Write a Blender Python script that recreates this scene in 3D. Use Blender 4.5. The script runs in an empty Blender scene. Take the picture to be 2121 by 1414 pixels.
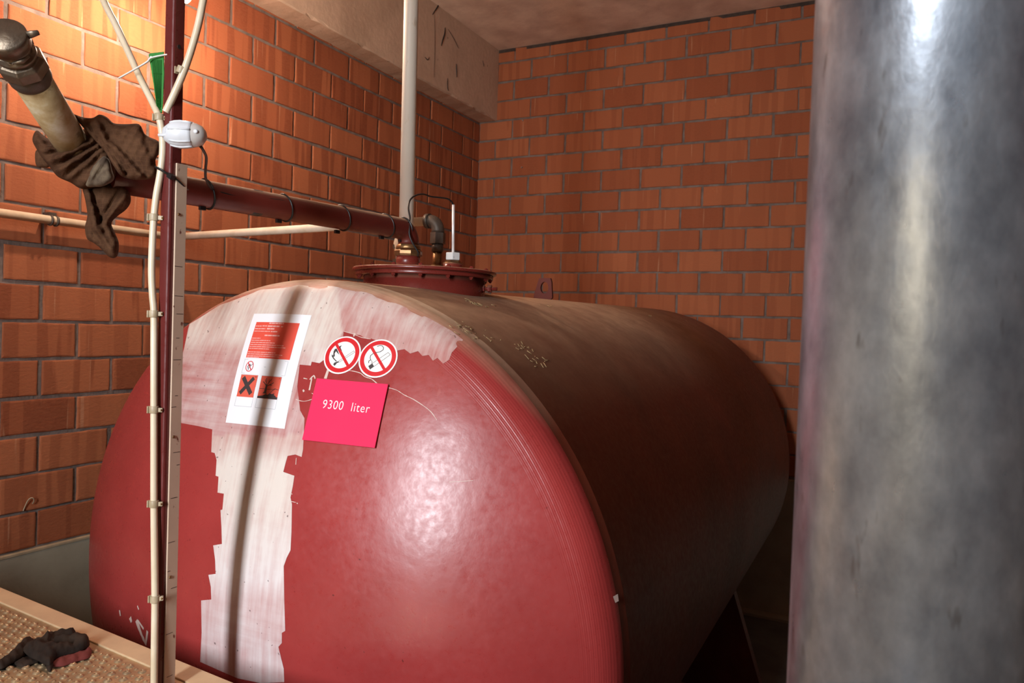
import bpy, bmesh, math, random
from mathutils import Vector, Matrix
from mathutils.geometry import delaunay_2d_cdt
random.seed(7)
sc = bpy.context.scene
COL = sc.collection
PI = math.pi

# ------------------------------------------------------------------ camera
ZO = 1.86                       # camera height above the pit floor
YAW, PITCH, ROLL, FPX = -0.473769751, -0.0213559503, 0.0338382868, 1530.08557
W, H = 2121.0, 1414.0
_cy, _sy, _cp, _sp = math.cos(YAW), math.sin(YAW), math.cos(PITCH), math.sin(PITCH)
FWD = Vector((_sy*_cp, _cy*_cp, _sp))
_r = Vector((_cy, -_sy, 0)); _u = _r.cross(FWD)
RGT = _r*math.cos(ROLL) + _u*math.sin(ROLL)
UP = -_r*math.sin(ROLL) + _u*math.cos(ROLL)
CAM = Vector((0, 0, ZO))
cd = bpy.data.cameras.new('camera'); cam = bpy.data.objects.new('camera', cd); COL.objects.link(cam)
cam.matrix_world = Matrix(((RGT.x, UP.x, -FWD.x, 0), (RGT.y, UP.y, -FWD.y, 0), (RGT.z, UP.z, -FWD.z, ZO), (0, 0, 0, 1)))
cd.sensor_width = 36; cd.lens = 36*FPX/W; cd.clip_start = .02
cd.dof.use_dof = True; cd.dof.focus_distance = 1.9; cd.dof.aperture_fstop = 8.5
sc.camera = cam
sc.view_settings.view_transform = 'Standard'; sc.view_settings.look = 'None'
sc.view_settings.gamma = 1; sc.view_settings.use_curve_mapping = False
sc.view_settings.exposure = 0.0

def ray(x, y): return FWD + RGT*((x-W/2)/FPX) - UP*((y-H/2)/FPX)
def at(x, y, d): return CAM + ray(x, y)*d               # point seen at (x,y), d metres along the view axis
def aty(x, y, Y): r = ray(x, y); return CAM + r*(Y/r.y)
def atx(x, y, X): r = ray(x, y); return CAM + r*(X/r.x)
def atz(x, y, Z): r = ray(x, y); return CAM + r*((Z-ZO)/r.z)
def proj(p):
    v = p-CAM; d = v.dot(FWD); return (W/2+FPX*v.dot(RGT)/d, H/2-FPX*v.dot(UP)/d)

# ------------------------------------------------------------------ world and lights
wd = bpy.data.worlds.new('world'); sc.world = wd; wd.use_nodes = True
wd.node_tree.nodes['Background'].inputs[0].default_value = (.80, .88, 1.0, 1)
wd.node_tree.nodes['Background'].inputs[1].default_value = .45
def area(name, loc, target, sx, sy, power, color):
    l = bpy.data.lights.new(name, 'AREA'); l.shape = 'RECTANGLE'; l.size = sx; l.size_y = sy; l.energy = power; l.color = color
    o = bpy.data.objects.new(name, l); COL.objects.link(o); o.location = loc
    o.rotation_euler = (Vector(target)-Vector(loc)).to_track_quat('-Z', 'Y').to_euler(); return o
# daylight from the tall narrow glazed light in the wall behind the camera
win_ = area('window_daylight', (-.74, -2.30, ZO+.66), (-1.35, 1.4, ZO-.35), .34, 2.0, 64, (.90, .95, 1.0)); win_.data.spread = 1.75
# added warm fill light near the ceiling, out of view
bl_ = bpy.data.lights.new('warm_fill_light', 'POINT'); bl_.energy = 5; bl_.color = (1, .76, .52); bl_.shadow_soft_size = .06
bo_ = bpy.data.objects.new('warm_fill_light', bl_); COL.objects.link(bo_); bo_.location = (-1.2, -.7, ZO+1.8)
LAMP_W = 205.0

# ------------------------------------------------------------------ materials
def mat(name, base=(.5, .5, .5), rough=.5, metal=0.0, spec=.5):
    m = bpy.data.materials.new(name); m.use_nodes = True
    b = m.node_tree.nodes['Principled BSDF']
    b.inputs['Base Color'].default_value = (*base, 1); b.inputs['Roughness'].default_value = rough
    b.inputs['Metallic'].default_value = metal; b.inputs['Specular IOR Level'].default_value = spec
    return m
class NT:
    def __init__(s, m): s.t = m.node_tree; s.b = s.t.nodes['Principled BSDF']; s.m = m
    def n(s, typ, **kw):
        x = s.t.nodes.new(typ)
        for k, v in kw.items(): setattr(x, k, v)
        return x
    def l(s, a, b): s.t.links.new(a, b)
    def obj(s): return s.n('ShaderNodeTexCoord').outputs['Object']
    def mapped(s, scale, src=None):
        mp = s.n('ShaderNodeMapping'); mp.inputs['Scale'].default_value = scale
        s.l(src if src is not None else s.obj(), mp.inputs['Vector']); return mp.outputs[0]
    def noise(s, vec, scale=5, detail=4, rough=.55, w=None):
        x = s.n('ShaderNodeTexNoise')
        if w is not None: x.noise_dimensions = '4D'; s.l(w, x.inputs['W'])
        x.inputs['Scale'].default_value = scale; x.inputs['Detail'].default_value = detail; x.inputs['Roughness'].default_value = rough
        s.l(vec, x.inputs['Vector']); return x.outputs['Fac']
    def ramp(s, fac, stops):
        x = s.n('ShaderNodeValToRGB'); e = x.color_ramp.elements
        while len(e) < len(stops): e.new(.5)
        for k, (p, c) in enumerate(stops):
            e[k].position = p; e[k].color = (*c, 1) if len(c) == 3 else c
        s.l(fac, x.inputs[0]); return x.outputs[0]
    def rng(s, fac, a, b, c=0.0, d=1.0):
        x = s.n('ShaderNodeMapRange'); x.inputs[1].default_value = a; x.inputs[2].default_value = b
        x.inputs[3].default_value = c; x.inputs[4].default_value = d; s.l(fac, x.inputs[0]); return x.outputs[0]
    def math(s, op, a, b=0.0, c=None):
        x = s.n('ShaderNodeMath', operation=op)
        for i, v in enumerate((a, b) if c is None else (a, b, c)):
            if isinstance(v, (int, float)): x.inputs[i].default_value = v
            else: s.l(v, x.inputs[i])
        return x.outputs[0]
    def mix(s, fac, a, b, mode='MIX'):
        x = s.n('ShaderNodeMix', data_type='RGBA', blend_type=mode)
        for sock, v in ((x.inputs[0], fac), (x.inputs[6], a), (x.inputs[7], b)):
            if isinstance(v, (int, float)): sock.default_value = v
            elif isinstance(v, tuple): sock.default_value = (*v, 1)
            else: s.l(v, sock)
        return x.outputs[2]
    def color(s, v): s.l(v, s.b.inputs['Base Color'])
    def rough(s, v): s.l(v, s.b.inputs['Roughness'])
    def bump(s, h, strength=.3, dist=.005):
        x = s.n('ShaderNodeBump'); x.inputs['Strength'].default_value = strength; x.inputs['Distance'].default_value = dist
        s.l(h, x.inputs['Height']); s.l(x.outputs[0], s.b.inputs['Normal'])
    def attr(s, name): return s.n('ShaderNodeAttribute', attribute_name=name)
    def sep(s, v):
        x = s.n('ShaderNodeSeparateXYZ'); s.l(v, x.inputs[0]); return x.outputs
    def nz(s):
        return s.sep(s.n('ShaderNodeNewGeometry').outputs['Normal'])[2]

def noisy(name, c1, c2, rough=.5, metal=0., scale=8, bump=.0, bscale=60, spec=.5, stretch=(1, 1, 1), lo=.35, hi=.65):
    m = mat(name, c1, rough, metal, spec); t = NT(m); v = t.mapped(stretch)
    t.color(t.ramp(t.noise(v, scale, 6), [(lo, c1), (hi, c2)]))
    if bump: t.bump(t.noise(v, bscale, 5), bump, .004)
    return m

# fired clay bricks, every brick its own tint, vertical drag marks from the extruder
M_BRICK = mat('brick', rough=.82, spec=.25); t = NT(M_BRICK)
o3 = t.sep(t.obj()); u = t.math('ADD', o3[0], o3[1]); a = t.sep(t.attr('tint').outputs['Color'])
cv = t.n('ShaderNodeCombineXYZ'); t.l(u, cv.inputs[0]); t.l(t.math('MULTIPLY', o3[2], .05), cv.inputs[1])
band = t.noise(cv.outputs[0], 19, 1.0, .45, t.math('MULTIPLY', a[0], 40))
bandf = t.rng(band, .49, .535)
fine = t.noise(t.mapped((1, 1, 2.2)), 46, 7, .72)
cl = t.mix(a[1], (.43, .142, .060), (.30, .084, .034))
c2 = t.mix(t.math('MULTIPLY', t.math('MULTIPLY', bandf, .72), t.rng(a[2], .15, .8, .25, 1)), cl, (.20, .050, .020))
cv2 = t.n('ShaderNodeCombineXYZ'); t.l(u, cv2.inputs[0]); t.l(t.math('MULTIPLY', o3[2], .04), cv2.inputs[1])
pale = t.rng(t.noise(cv2.outputs[0], 60, 1, .4, t.math('MULTIPLY', a[0], 90)), .70, .76)
c3 = t.mix(t.math('MULTIPLY', pale, .45), c2, (.60, .33, .19))
t.color(t.mix(t.rng(fine, .35, .7, 0, .5), c3, (.34, .11, .05)))
t.bump(t.math('ADD', t.math('MULTIPLY', fine, .8), t.math('MULTIPLY', band, .9)), .55, .006)
M_MORTAR = noisy('mortar', (.225, .178, .155), (.14, .108, .092), .95, 0, 14, .7, 90, .15)
M_PLASTER = noisy('bund_plaster', (.40, .37, .28), (.33, .30, .225), .85, 0, 5, .25, 60, .2)
M_JOINT = noisy('dark_joint', (.07, .05, .04), (.035, .026, .022), .95, 0, 20)
M_LEDGE = noisy('ledge_dust', (.46, .36, .24), (.36, .28, .18), .9, 0, 20, .3, 90, .2)
M_CONC = mat('concrete', (.4, .33, .28), .92, spec=.2); t = NT(M_CONC)
big = t.noise(t.obj(), 2.6, 5, .6); sm = t.noise(t.obj(), 30, 6, .65)
cc = t.ramp(big, [(.30, (.50, .36, .26)), (.55, (.64, .47, .345)), (.75, (.56, .41, .30))])
blot = t.rng(t.noise(t.mapped((7, 7, 1.6)), 1.6, 3, .5), .71, .735)
spots = t.rng(t.noise(t.mapped((1, 1, .55)), 19, 2, .5), .735, .75)
cc = t.mix(t.math('MULTIPLY', t.math('MAXIMUM', t.math('MULTIPLY', blot, .25), spots), .7), cc, (.06, .04, .03))
t.color(t.mix(t.rng(sm, .35, .7, 0, .25), cc, (.42, .30, .215))); t.bump(t.math('ADD', sm, t.math('MULTIPLY', big, 1.5)), .35, .008)
M_CEIL = noisy('lightened_ceiling', (.86, .69, .56), (.66, .49, .39), .92, 0, 5, .4, 24, .2)  # concrete lightened in colour to stand in for weak bounce light
M_FLOOR = noisy('pit_floor', (.15, .14, .12), (.1, .092, .08), .8, 0, 4, .25, 40, .25)

# red oxide tank paint: settled dust on what faces up, scuffs, lathe rings round the knuckle of the head
def red_paint(name, rings=False, dust=True, c1=(.36, .042, .030), c2=(.30, .032, .024), rough=.36, dlo=.60, dhi=.97):
    m = mat(name, c1, rough, spec=.5); t = NT(m); o = t.obj(); o3 = t.sep(o)
    big = t.noise(o, 3.2, 5, .6); fine = t.noise(o, 55, 6, .6)
    c = t.ramp(big, [(.35, c1), (.65, c2)])
    scuff = t.rng(t.noise(t.mapped((1, 1, .35)), 20, 3, .7), .72, .76)
    c = t.mix(t.math('MULTIPLY', scuff, .16), c, (.55, .2, .17))
    if rings:
        pit = t.rng(t.noise(o, 70, 2, .5), .72, .75); zone = t.rng(t.noise(o, 4.5, 2, .5), .5, .62)
        c = t.mix(t.math('MULTIPLY', t.math('MULTIPLY', pit, zone), .8), c, (.10, .014, .012))
    r = t.rng(fine, .3, .7, rough-.05, rough+.09)
    if dust:
        d = t.rng(t.nz(), dlo, dhi); dn = t.rng(t.noise(o, 6, 6, .65), .25, .7, .55, 1.15)
        d = t.math('MINIMUM', t.math('MULTIPLY', d, dn), .93)
        c = t.mix(d, c, t.ramp(t.noise(o, 25, 5), [(.3, (.46, .315, .195)), (.7, (.58, .40, .26))]))
        r = t.math('ADD', t.math('MULTIPLY', d, .5), r)
    t.color(c); t.rough(t.math('MINIMUM', r, .95))
    h = t.math('ADD', t.math('MULTIPLY', fine, .10), t.math('MULTIPLY', t.noise(o, 9, 3), .55))
    if rings:
        rr = t.math('SQRT', t.math('ADD', t.math('MULTIPLY', o3[0], o3[0]), t.math('MULTIPLY', o3[2], o3[2])))
        wv = t.math('SINE', t.math('ADD', t.math('MULTIPLY', rr, 1500), t.math('MULTIPLY', t.noise(o, 2, 2), 5)))
        w2 = t.math('SINE', t.math('MULTIPLY', rr, 640))
        h = t.math('ADD', h, t.math('MULTIPLY', t.math('MULTIPLY', t.math('ADD', wv, w2), .04), t.rng(rr, .875, .90)))
    t.bump(h, .35, .008)
    return m
M_SHELL = red_paint('shaded_red_oxide_shell', rough=.55, c1=(.15, .025, .009), c2=(.095, .016, .006))  # browner and darker than the head: side shade put into the colour
M_REAR = red_paint('dusty_rear_head', rough=.6, c1=(.15, .025, .009), c2=(.095, .016, .006), dlo=.0, dhi=.75)  # same shade-darkened red beneath the dust
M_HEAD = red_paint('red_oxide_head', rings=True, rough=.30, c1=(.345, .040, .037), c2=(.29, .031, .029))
M_RED = red_paint('red_oxide_fittings', rough=.28, c1=(.19, .026, .018), c2=(.145, .02, .014))
M_POST = red_paint('dark_red_steel', dust=False, rough=.3, c1=(.125, .020, .018), c2=(.095, .015, .013))
M_PIPERED = red_paint('dark_red_pipe', rough=.4, c1=(.145, .021, .014), c2=(.10, .015, .010))
M_LUG = mat('shaded_lug_red', (.09, .012, .008), .7)  # lifting lug: shade of its unlit face put into a darker red

# roughly brushed white primer over the red
M_OVER = mat('white_overpaint', rough=.5, spec=.4); t = NT(M_OVER); cvr = t.sep(t.attr('cover').outputs['Color'])
sv = t.noise(t.mapped((1, .2, .06)), 70, 3, .6); sh = t.noise(t.mapped((.06, .2, 1)), 60, 3, .6); bl = t.noise(t.obj(), 9, 4, .6)
st = t.math('ADD', t.math('MULTIPLY', sv, t.math('SUBTRACT', 1.0, cvr[1])), t.math('MULTIPLY', sh, cvr[1]))
k = t.math('ADD', cvr[0], t.math('MULTIPLY', t.math('SUBTRACT', st, .5), .85))
k = t.math('ADD', k, t.math('MULTIPLY', t.math('SUBTRACT', bl, .5), .75))
k = t.math('MINIMUM', t.math('MAXIMUM', k, .05), .97)
spk = t.rng(t.noise(t.obj(), 85, 1), .755, .77)
white = t.mix(cvr[2], (.66, .58, .50), (.72, .67, .68))
t.color(t.mix(t.math('MULTIPLY', spk, .7), t.mix(k, (.36, .045, .035), white), (.1, .05, .045))); t.bump(st, .25, .003)
M_MARK = mat('white_mark', (.62, .47, .41), .6)

M_CREAM = noisy('cream_painted_pipe', (.78, .68, .53), (.62, .50, .34), .55, 0, 14, .1, 60, .4, (1, 1, 1), .45, .75)
M_WPIPE = mat('white_painted_pipe', (.68, .60, .48), .5); t = NT(M_WPIPE)
st = t.rng(t.noise(t.mapped((1, 1, .25)), 26, 4, .6), .60, .74); t.color(t.mix(st, (.80, .73, .62), (.42, .31, .17))); t.bump(t.noise(t.obj(), 40, 4), .12, .003)
M_FILLER = mat('stained_filler_pipe', (.55, .47, .33), .45); t = NT(M_FILLER)
n1 = t.noise(t.obj(), 11, 5, .6); n2 = t.noise(t.mapped((1, 1, 2)), 34, 4, .6)
c = t.ramp(n1, [(.36, (.22, .125, .045)), (.53, (.40, .29, .15)), (.68, (.58, .51, .40))])
t.color(t.mix(t.math('MULTIPLY', t.rng(n2, .62, .72), .6), c, (.14, .09, .045))); t.bump(n2, .1, .003)
M_CAP = noisy('dull_cast_metal', (.22, .17, .12), (.12, .09, .065), .42, .75, 14, .35, 80)
M_IRON = noisy('dark_iron_fitting', (.13, .105, .085), (.08, .06, .045), .5, .55, 16, .3, 70)
M_BRASS = noisy('tarnished_brass', (.34, .19, .08), (.16, .08, .04), .4, .8, 20, .3, 70)
M_STEEL = noisy('zinc_steel', (.62, .62, .62), (.5, .5, .5), .3, .9, 20)
M_ROD = mat('bright_rod', (.92, .92, .92), .28, .35)
M_GREY = mat('light_grey_plastic', (.60, .61, .60), .45)
M_SENSOR = noisy('white_sensor_plastic', (.66, .67, .70), (.60, .61, .64), .35, 0, 10)
M_CLEAR = mat('frosted_nose', (.52, .48, .45), .2)
M_BLACK = mat('black_cable', (.012, .011, .011), .45)
M_TIE = mat('black_nylon', (.008, .008, .008), .4)
M_TIEW = mat('white_nylon', (.78, .74, .68), .35)
M_HOSE = noisy('milky_hose', (.72, .62, .47), (.62, .50, .34), .32, 0, 9, 0)
M_HOSE.node_tree.nodes['Principled BSDF'].inputs['Subsurface Weight'].default_value = .15
M_HOSE.node_tree.nodes['Principled BSDF'].inputs['Subsurface Radius'].default_value = (.01, .006, .003)
M_CLIP = noisy('beige_clip', (.46, .37, .25), (.33, .25, .15), .45, 0, 30)
M_GREEN = mat('green_plastic', (.018, .17, .016), .55, spec=.2)
M_GREEND = mat('green_plastic_text', (.008, .085, .009), .6, spec=.15)
M_STRIP = mat('cream_strip', (.60, .46, .34), .6); t = NT(M_STRIP)
e = t.rng(t.noise(t.mapped((1, 1, .6)), 45, 4), .64, .68); t.color(t.mix(e, t.ramp(t.noise(t.obj(), 6, 4), [(.3, (.60, .45, .33)), (.7, (.50, .36, .26))]), (.16, .05, .03)))
M_TICK = mat('dark_tick', (.05, .03, .025), .7)
M_GALV = mat('galvanised_steel', (.45, .46, .47), .42, .78); t = NT(M_GALV)
g1 = t.noise(t.mapped((1, 1, .6)), 22, 5, .62); g2 = t.noise(t.mapped((1, 1, .4)), 46, 4, .6); g3 = t.noise(t.obj(), 9, 3)
dk = t.rng(t.noise(t.mapped((1, 1, .3)), 62, 3), .66, .74)
c = t.ramp(g1, [(.32, (.235, .26, .30)), (.5, (.36, .395, .445)), (.68, (.50, .545, .60))])
t.color(t.mix(t.math('MULTIPLY', dk, .6), c, (.17, .16, .155))); t.rough(t.rng(g2, .3, .7, .27, .42)); t.bump(t.math('ADD', t.math('ADD', g1, g3), t.math('MULTIPLY', g2, .4)), .13, .006)
M_PLATE = noisy('worn_zinc_plate', (.50, .38, .22), (.38, .28, .17), .38, .65, 12, .3, 70)
M_EDGE = noisy('painted_edge_bar', (.60, .43, .25), (.52, .36, .21), .55, .0, 10, .15, 50)
M_RAG = mat('brown_check_cloth', (.1, .06, .035), .95, spec=.1); t = NT(M_RAG)
n1 = t.noise(t.obj(), 22, 5); wv = t.n('ShaderNodeTexWave', wave_type='BANDS', bands_direction='X'); wv.inputs['Scale'].default_value = 30; wv.inputs['Distortion'].default_value = 3; wv.inputs['Detail'].default_value = 1
wv2 = t.n('ShaderNodeTexWave', wave_type='BANDS', bands_direction='Z'); wv2.inputs['Scale'].default_value = 30; wv2.inputs['Distortion'].default_value = 3
t.l(t.obj(), wv.inputs['Vector']); t.l(t.obj(), wv2.inputs['Vector'])
ck = t.rng(t.math('MAXIMUM', wv.outputs['Fac'], wv2.outputs['Fac']), .93, .99, 0, .35)
c = t.ramp(n1, [(.3, (.045, .019, .010)), (.7, (.100, .047, .024))]); t.color(t.mix(ck, c, (.12, .058, .027))); t.bump(t.noise(t.obj(), 40, 5), .5, .006)
M_RAGD = noisy('grease_stained_cloth', (.17, .12, .07), (.06, .035, .02), .9, 0, 30, .4, 60)
M_GLOVE = noisy('dark_work_glove', (.034, .021, .014), (.015, .0095, .007), .8, 0, 20, .4, 60, .2)
M_GLOVER = mat('red_glove_lining', (.13, .018, .013), .85)
M_OIL = mat('oil_puddle', (.012, .011, .010), .08)
M_PAPER = mat('white_paper', (.80, .80, .82), .35)
M_INKR = mat('red_print', (.72, .085, .055), .4)
M_INKP = mat('pale_print', (.82, .42, .38), .45)
M_INKO = mat('orange_red_print', (.68, .11, .07), .4)
M_INKK = mat('dark_print', (.045, .035, .035), .5)
M_INKG = mat('grey_print', (.42, .42, .45), .5)
M_SIGNR = mat('sticker_red', (.62, .022, .028), .3)
M_SIGNW = mat('sticker_white', (.82, .80, .77), .3)
M_SIGNP = mat('engraved_red_plastic', (.86, .035, .11), .2)
M_LETTER = mat('engraved_white', (.85, .75, .75), .5)
M_STRAW = noisy('straw', (.42, .29, .14), (.25, .17, .08), .9, 0, 40)
M_BULB = mat('lit_bulb', (1, .8, .5), .3); b = M_BULB.node_tree.nodes['Principled BSDF']
b.inputs['Emission Color'].default_value = (1, .74, .56, 1); b.inputs['Emission Strength'].default_value = 0
M_SHADE = mat('cream_lamp_holder', (.75, .65, .5), .4)

# ------------------------------------------------------------------ mesh helpers
class MB:
    def __init__(s): s.v = []; s.f = []; s.mi = []; s.col = None; s.sm = []
    def add(s, vs, fs, mi=0, smooth=False):
        o = len(s.v); s.v += [Vector(v) for v in vs]
        for f in fs: s.f.append([i+o for i in f]); s.mi.append(mi); s.sm.append(smooth)
        return s
    def box(s, lo, hi, mi=0, R=None):
        x0, y0, z0 = lo; x1, y1, z1 = hi
        vs = [Vector(p) for p in ((x0, y0, z0), (x1, y0, z0), (x1, y1, z0), (x0, y1, z0), (x0, y0, z1), (x1, y0, z1), (x1, y1, z1), (x0, y1, z1))]
        if R: vs = [R @ v for v in vs]
        return s.add(vs, [(3, 2, 1, 0), (4, 5, 6, 7), (0, 1, 5, 4), (1, 2, 6, 5), (2, 3, 7, 6), (3, 0, 4, 7)], mi)
    def lathe(s, prof, base, axis, n=32, mi=0, smooth=True, phase=0., cap=True):
        """prof: list of (radius, distance along axis)"""
        base = Vector(base); ax = Vector(axis).normalized()
        x = ax.orthogonal().normalized(); y = ax.cross(x)
        vs = [base+ax*h+(x*math.cos(phase+2*PI*i/n)+y*math.sin(phase+2*PI*i/n))*r for r, h in prof for i in range(n)]
        fs = [(k*n+i, k*n+(i+1) % n, (k+1)*n+(i+1) % n, (k+1)*n+i) for k in range(len(prof)-1) for i in range(n)]
        s.add(vs, fs, mi, smooth)
        if cap:
            o = len(s.v)-len(vs)
            for k, rev in ((0, True), (len(prof)-1, False)):
                if prof[k][0] > 1e-6:
                    idx = [o+k*n+i for i in range(n)]; s.f.append(idx[::-1] if rev else idx); s.mi.append(mi); s.sm.append(False)
        return s
    def cyl(s, a, b, r, n=24, mi=0, r2=None, smooth=True, phase=0.):
        a, b = Vector(a), Vector(b); return s.lathe([(r, 0), (r if r2 is None else r2, (b-a).length)], a, b-a, n, mi, smooth, phase)
    def hexa(s, a, b, r, mi=0): return s.cyl(a, b, r, 6, mi, None, False)
    def tube(s, pts, r, n=12, mi=0, closed=False, flat=None):
        pts = [Vector(p) for p in pts]; N = len(pts); up = None; rings = []
        for i, p in enumerate(pts):
            d = ((pts[(i+1) % N]-pts[i-1]) if closed or 0 < i < N-1 else (pts[1]-pts[0] if i == 0 else pts[-1]-pts[-2])).normalized()
            if up is None: up = d.orthogonal().normalized()
            up = (up-d*up.dot(d)).normalized(); sd = d.cross(up)
            rr = r[i] if isinstance(r, (list, tuple)) else r
            rings += [p+(up*math.cos(2*PI*k/n)*(flat or 1)+sd*math.sin(2*PI*k/n))*rr for k in range(n)]
        fs = [(i*n+k, i*n+(k+1) % n, ((i+1) % N)*n+(k+1) % n, ((i+1) % N)*n+k) for i in range(N if closed else N-1) for k in range(n)]
        o = len(s.v); s.add(rings, fs, mi, True)
        if not closed:
            for q, rev in ((0, True), (N-1, False)):
                idx = [o+q*n+k for k in range(n)]; s.f.append(idx[::-1] if rev else idx); s.mi.append(mi); s.sm.append(False)
        return s
    def build(s, name, m, parent=None, bevel=0., attr=None):
        me = bpy.data.meshes.new(name); me.from_pydata([tuple(v) for v in s.v], [], s.f)
        for x in (m if isinstance(m, (list, tuple)) else [m]): me.materials.append(x)
        for p, i, q in zip(me.polygons, s.mi, s.sm): p.material_index = i; p.use_smooth = q
        if attr:
            ca = me.color_attributes.new(attr[0], 'FLOAT_COLOR', 'POINT')
            for i, c in enumerate(attr[1]): ca.data[i].color = (*c, 1)
        me.update()
        o = bpy.data.objects.new(name, me); COL.objects.link(o)
        if parent: o.parent = parent
        if bevel:
            bv = o.modifiers.new('bevel', 'BEVEL'); bv.width = bevel; bv.segments = 2; bv.limit_method = 'ANGLE'
        return o
def fill(poly, grid):
    """even triangulation of a 2D outline: returns points, triangles (counter-clockwise), boundary edges"""
    P = [Vector((p[0], p[1])) for p in poly]; n = len(P); V = list(P)
    xs = [p.x for p in P]; ys = [p.y for p in P]
    def inside(q):
        c = False; near = False
        for i in range(n):
            a, b = P[i], P[(i+1) % n]
            if (a.y > q.y) != (b.y > q.y) and q.x < (b.x-a.x)*(q.y-a.y)/(b.y-a.y)+a.x: c = not c
            d = b-a; t_ = max(0, min(1, (q-a).dot(d)/max(d.length_squared, 1e-12)))
            if (q-a-d*t_).length < grid*.3: near = True
        return c and not near
    if grid:
        y = min(ys)+grid*.5; r = 0
        while y < max(ys):
            x = min(xs)+grid*(.25+.5*(r % 2))
            while x < max(xs):
                q = Vector((x, y))
                if inside(q): V.append(q)
                x += grid
            y += grid*.87; r += 1
    vo, eo, fo, *_ = delaunay_2d_cdt(V, [], [list(range(n))], 1, 1e-6)
    tri = []; cnt = {}
    for f in fo:
        a, b, c = (vo[i] for i in f)
        if (b-a).cross(c-a) < 0: f = f[::-1]
        tri.append(list(f))
        for i in range(3):
            e = (f[i], f[(i+1) % 3]); cnt[e] = cnt.get(e, 0)+1
    be = [e for e in cnt if (e[1], e[0]) not in cnt]
    return vo, tri, be
def spline(pts, k=8, closed=False):
    P = [Vector(p) for p in pts]; N = len(P); out = []
    for i in range(N if closed else N-1):
        p0, p1, p2, p3 = (P[(i+j) % N] if closed else P[min(max(i+j, 0), N-1)] for j in (-1, 0, 1, 2))
        for q in range(k):
            t_ = q/k; out.append(.5*((2*p1)+(p2-p0)*t_+(2*p0-5*p1+4*p2-p3)*t_**2+(3*p1-p0-3*p2+p3)*t_**3))
    if not closed: out.append(P[-1])
    return out
def empty(name, loc, label, cat, group=None):
    o = bpy.data.objects.new(name, None); COL.objects.link(o); o.location = loc; return tag(o, label, cat, group)
def tag(o, label, cat, group=None, kind=None):
    o['label'] = label; o['category'] = cat
    if group: o['group'] = group
    if kind: o['kind'] = kind
    return o
def struct(o, label=None, cat=None):
    o['kind'] = 'structure'
    if label: o['label'] = label; o['category'] = cat
    return o

# ------------------------------------------------------------------ the room
XL, YB, XR, YF, CEIL = -3.0013, 5.155, 2.6, -2.2, 2.167+ZO
LEDGE = -.95+ZO; C_H, B_L = .15, .30
def brick_wall(name, axis, u0, u1, z0, z1, plane, sgn, zphase, jphase, label, bands=1.):
    """axis 'x' or 'y': the direction the courses run; bricks stand out of the mortar plane along sgn"""
    m = MB(); col = []
    def P(u, z, d): return Vector((u, plane+sgn*d, z)) if axis == 'x' else Vector((plane+sgn*d, u, z))
    lo = P(u0-.1, z0, -.12); hi = P(u1+.1, z1, -.0015)
    m.box([min(lo[i], hi[i]) for i in range(3)], [max(lo[i], hi[i]) for i in range(3)], 1); col += [(0, 0, 0)]*8
    rnd = random.Random(hash(name) % 97 if False else len(name)*13+3)
    k0 = math.floor((z0-ZO)/C_H-zphase)
    k = k0
    while True:
        za = ZO+(k+zphase)*C_H; zb = za+C_H
        if za >= z1: break
        ph = jphase[k % 2]*B_L
        i = math.floor((u0-ph)/B_L)
        wob = [rnd.uniform(-.0015, .0015) for _ in range(2)]
        while ph+i*B_L < u1:
            g = .0072
            a0, a1 = ph+i*B_L+g+rnd.uniform(-.003, .003), ph+(i+1)*B_L-g+rnd.uniform(-.003, .003)
            b0, b1 = za+g+wob[0]+rnd.uniform(-.0015, .0015), zb-g+wob[1]+rnd.uniform(-.0015, .0015)
            a0, a1, b0, b1 = max(a0, u0), min(a1, u1), max(b0, z0), min(b1, z1)
            i += 1
            if a1-a0 < .01 or b1-b0 < .01: continue
            n = 7; ring = []
            for q in range(n): ring.append((a0+(a1-a0)*q/n, b0, 0, -1))
            for q in range(4): ring.append((a1, b0+(b1-b0)*q/4, 1, 0))
            for q in range(n): ring.append((a1-(a1-a0)*q/n, b1, 0, 1))
            for q in range(4): ring.append((a0, b1-(b1-b0)*q/4, -1, 0))
            N = len(ring); dd = rnd.uniform(-.0015, .0015); tx = rnd.uniform(-.008, .008); tz = rnd.uniform(-.012, .012)
            uc, zc_ = (a0+a1)/2, (b0+b1)/2; vs = []
            for lev in range(4):
                for (uu, zz, nx, nz_) in ring:
                    j = rnd.uniform(-.0012, .0012)
                    ins, d = ((0, -.004), (j*1.6, .0016+dd), (.0024+j*1.6, .0042+dd), (.0065, .0050+dd))[lev]
                    sx = 1 if uu < uc else -1; sz = 1 if zz < zc_ else -1
                    ux = uu+(sx*ins if abs(uu-uc) > (a1-a0)/2-1e-6 or nx else 0); zx = zz+(sz*ins if abs(zz-zc_) > (b1-b0)/2-1e-6 or nz_ else 0)
                    vs.append(P(ux, zx, d+(tx*(uu-uc)+tz*(zz-zc_) if lev else 0)))
            fs = [(l*N+q, l*N+(q+1) % N, (l+1)*N+(q+1) % N, (l+1)*N+q) for l in range(3) for q in range(N)]
            fs.append([3*N+q for q in range(N)])
            flip = (axis == 'x') == (sgn > 0)
            if flip: fs = [f[::-1] for f in fs]
            m.add(vs, fs, 0); c = (rnd.random(), rnd.random()**1.2, rnd.random()*bands); col += [c]*len(vs)
        k += 1
    return struct(m.build(name, [M_BRICK, M_MORTAR], attr=('tint', col)), label, 'wall')
brick_wall('wall_left', 'y', YF, YB, LEDGE, CEIL, XL, 1, .69, (.34, .84), 'orange-red brick wall on the left, brightest under the bulb')
brick_wall('wall_back', 'x', XL, XR, LEDGE, CEIL, YB, -1, .75, (.5, 0), 'orange-red brick end wall behind the tank', .42)
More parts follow.
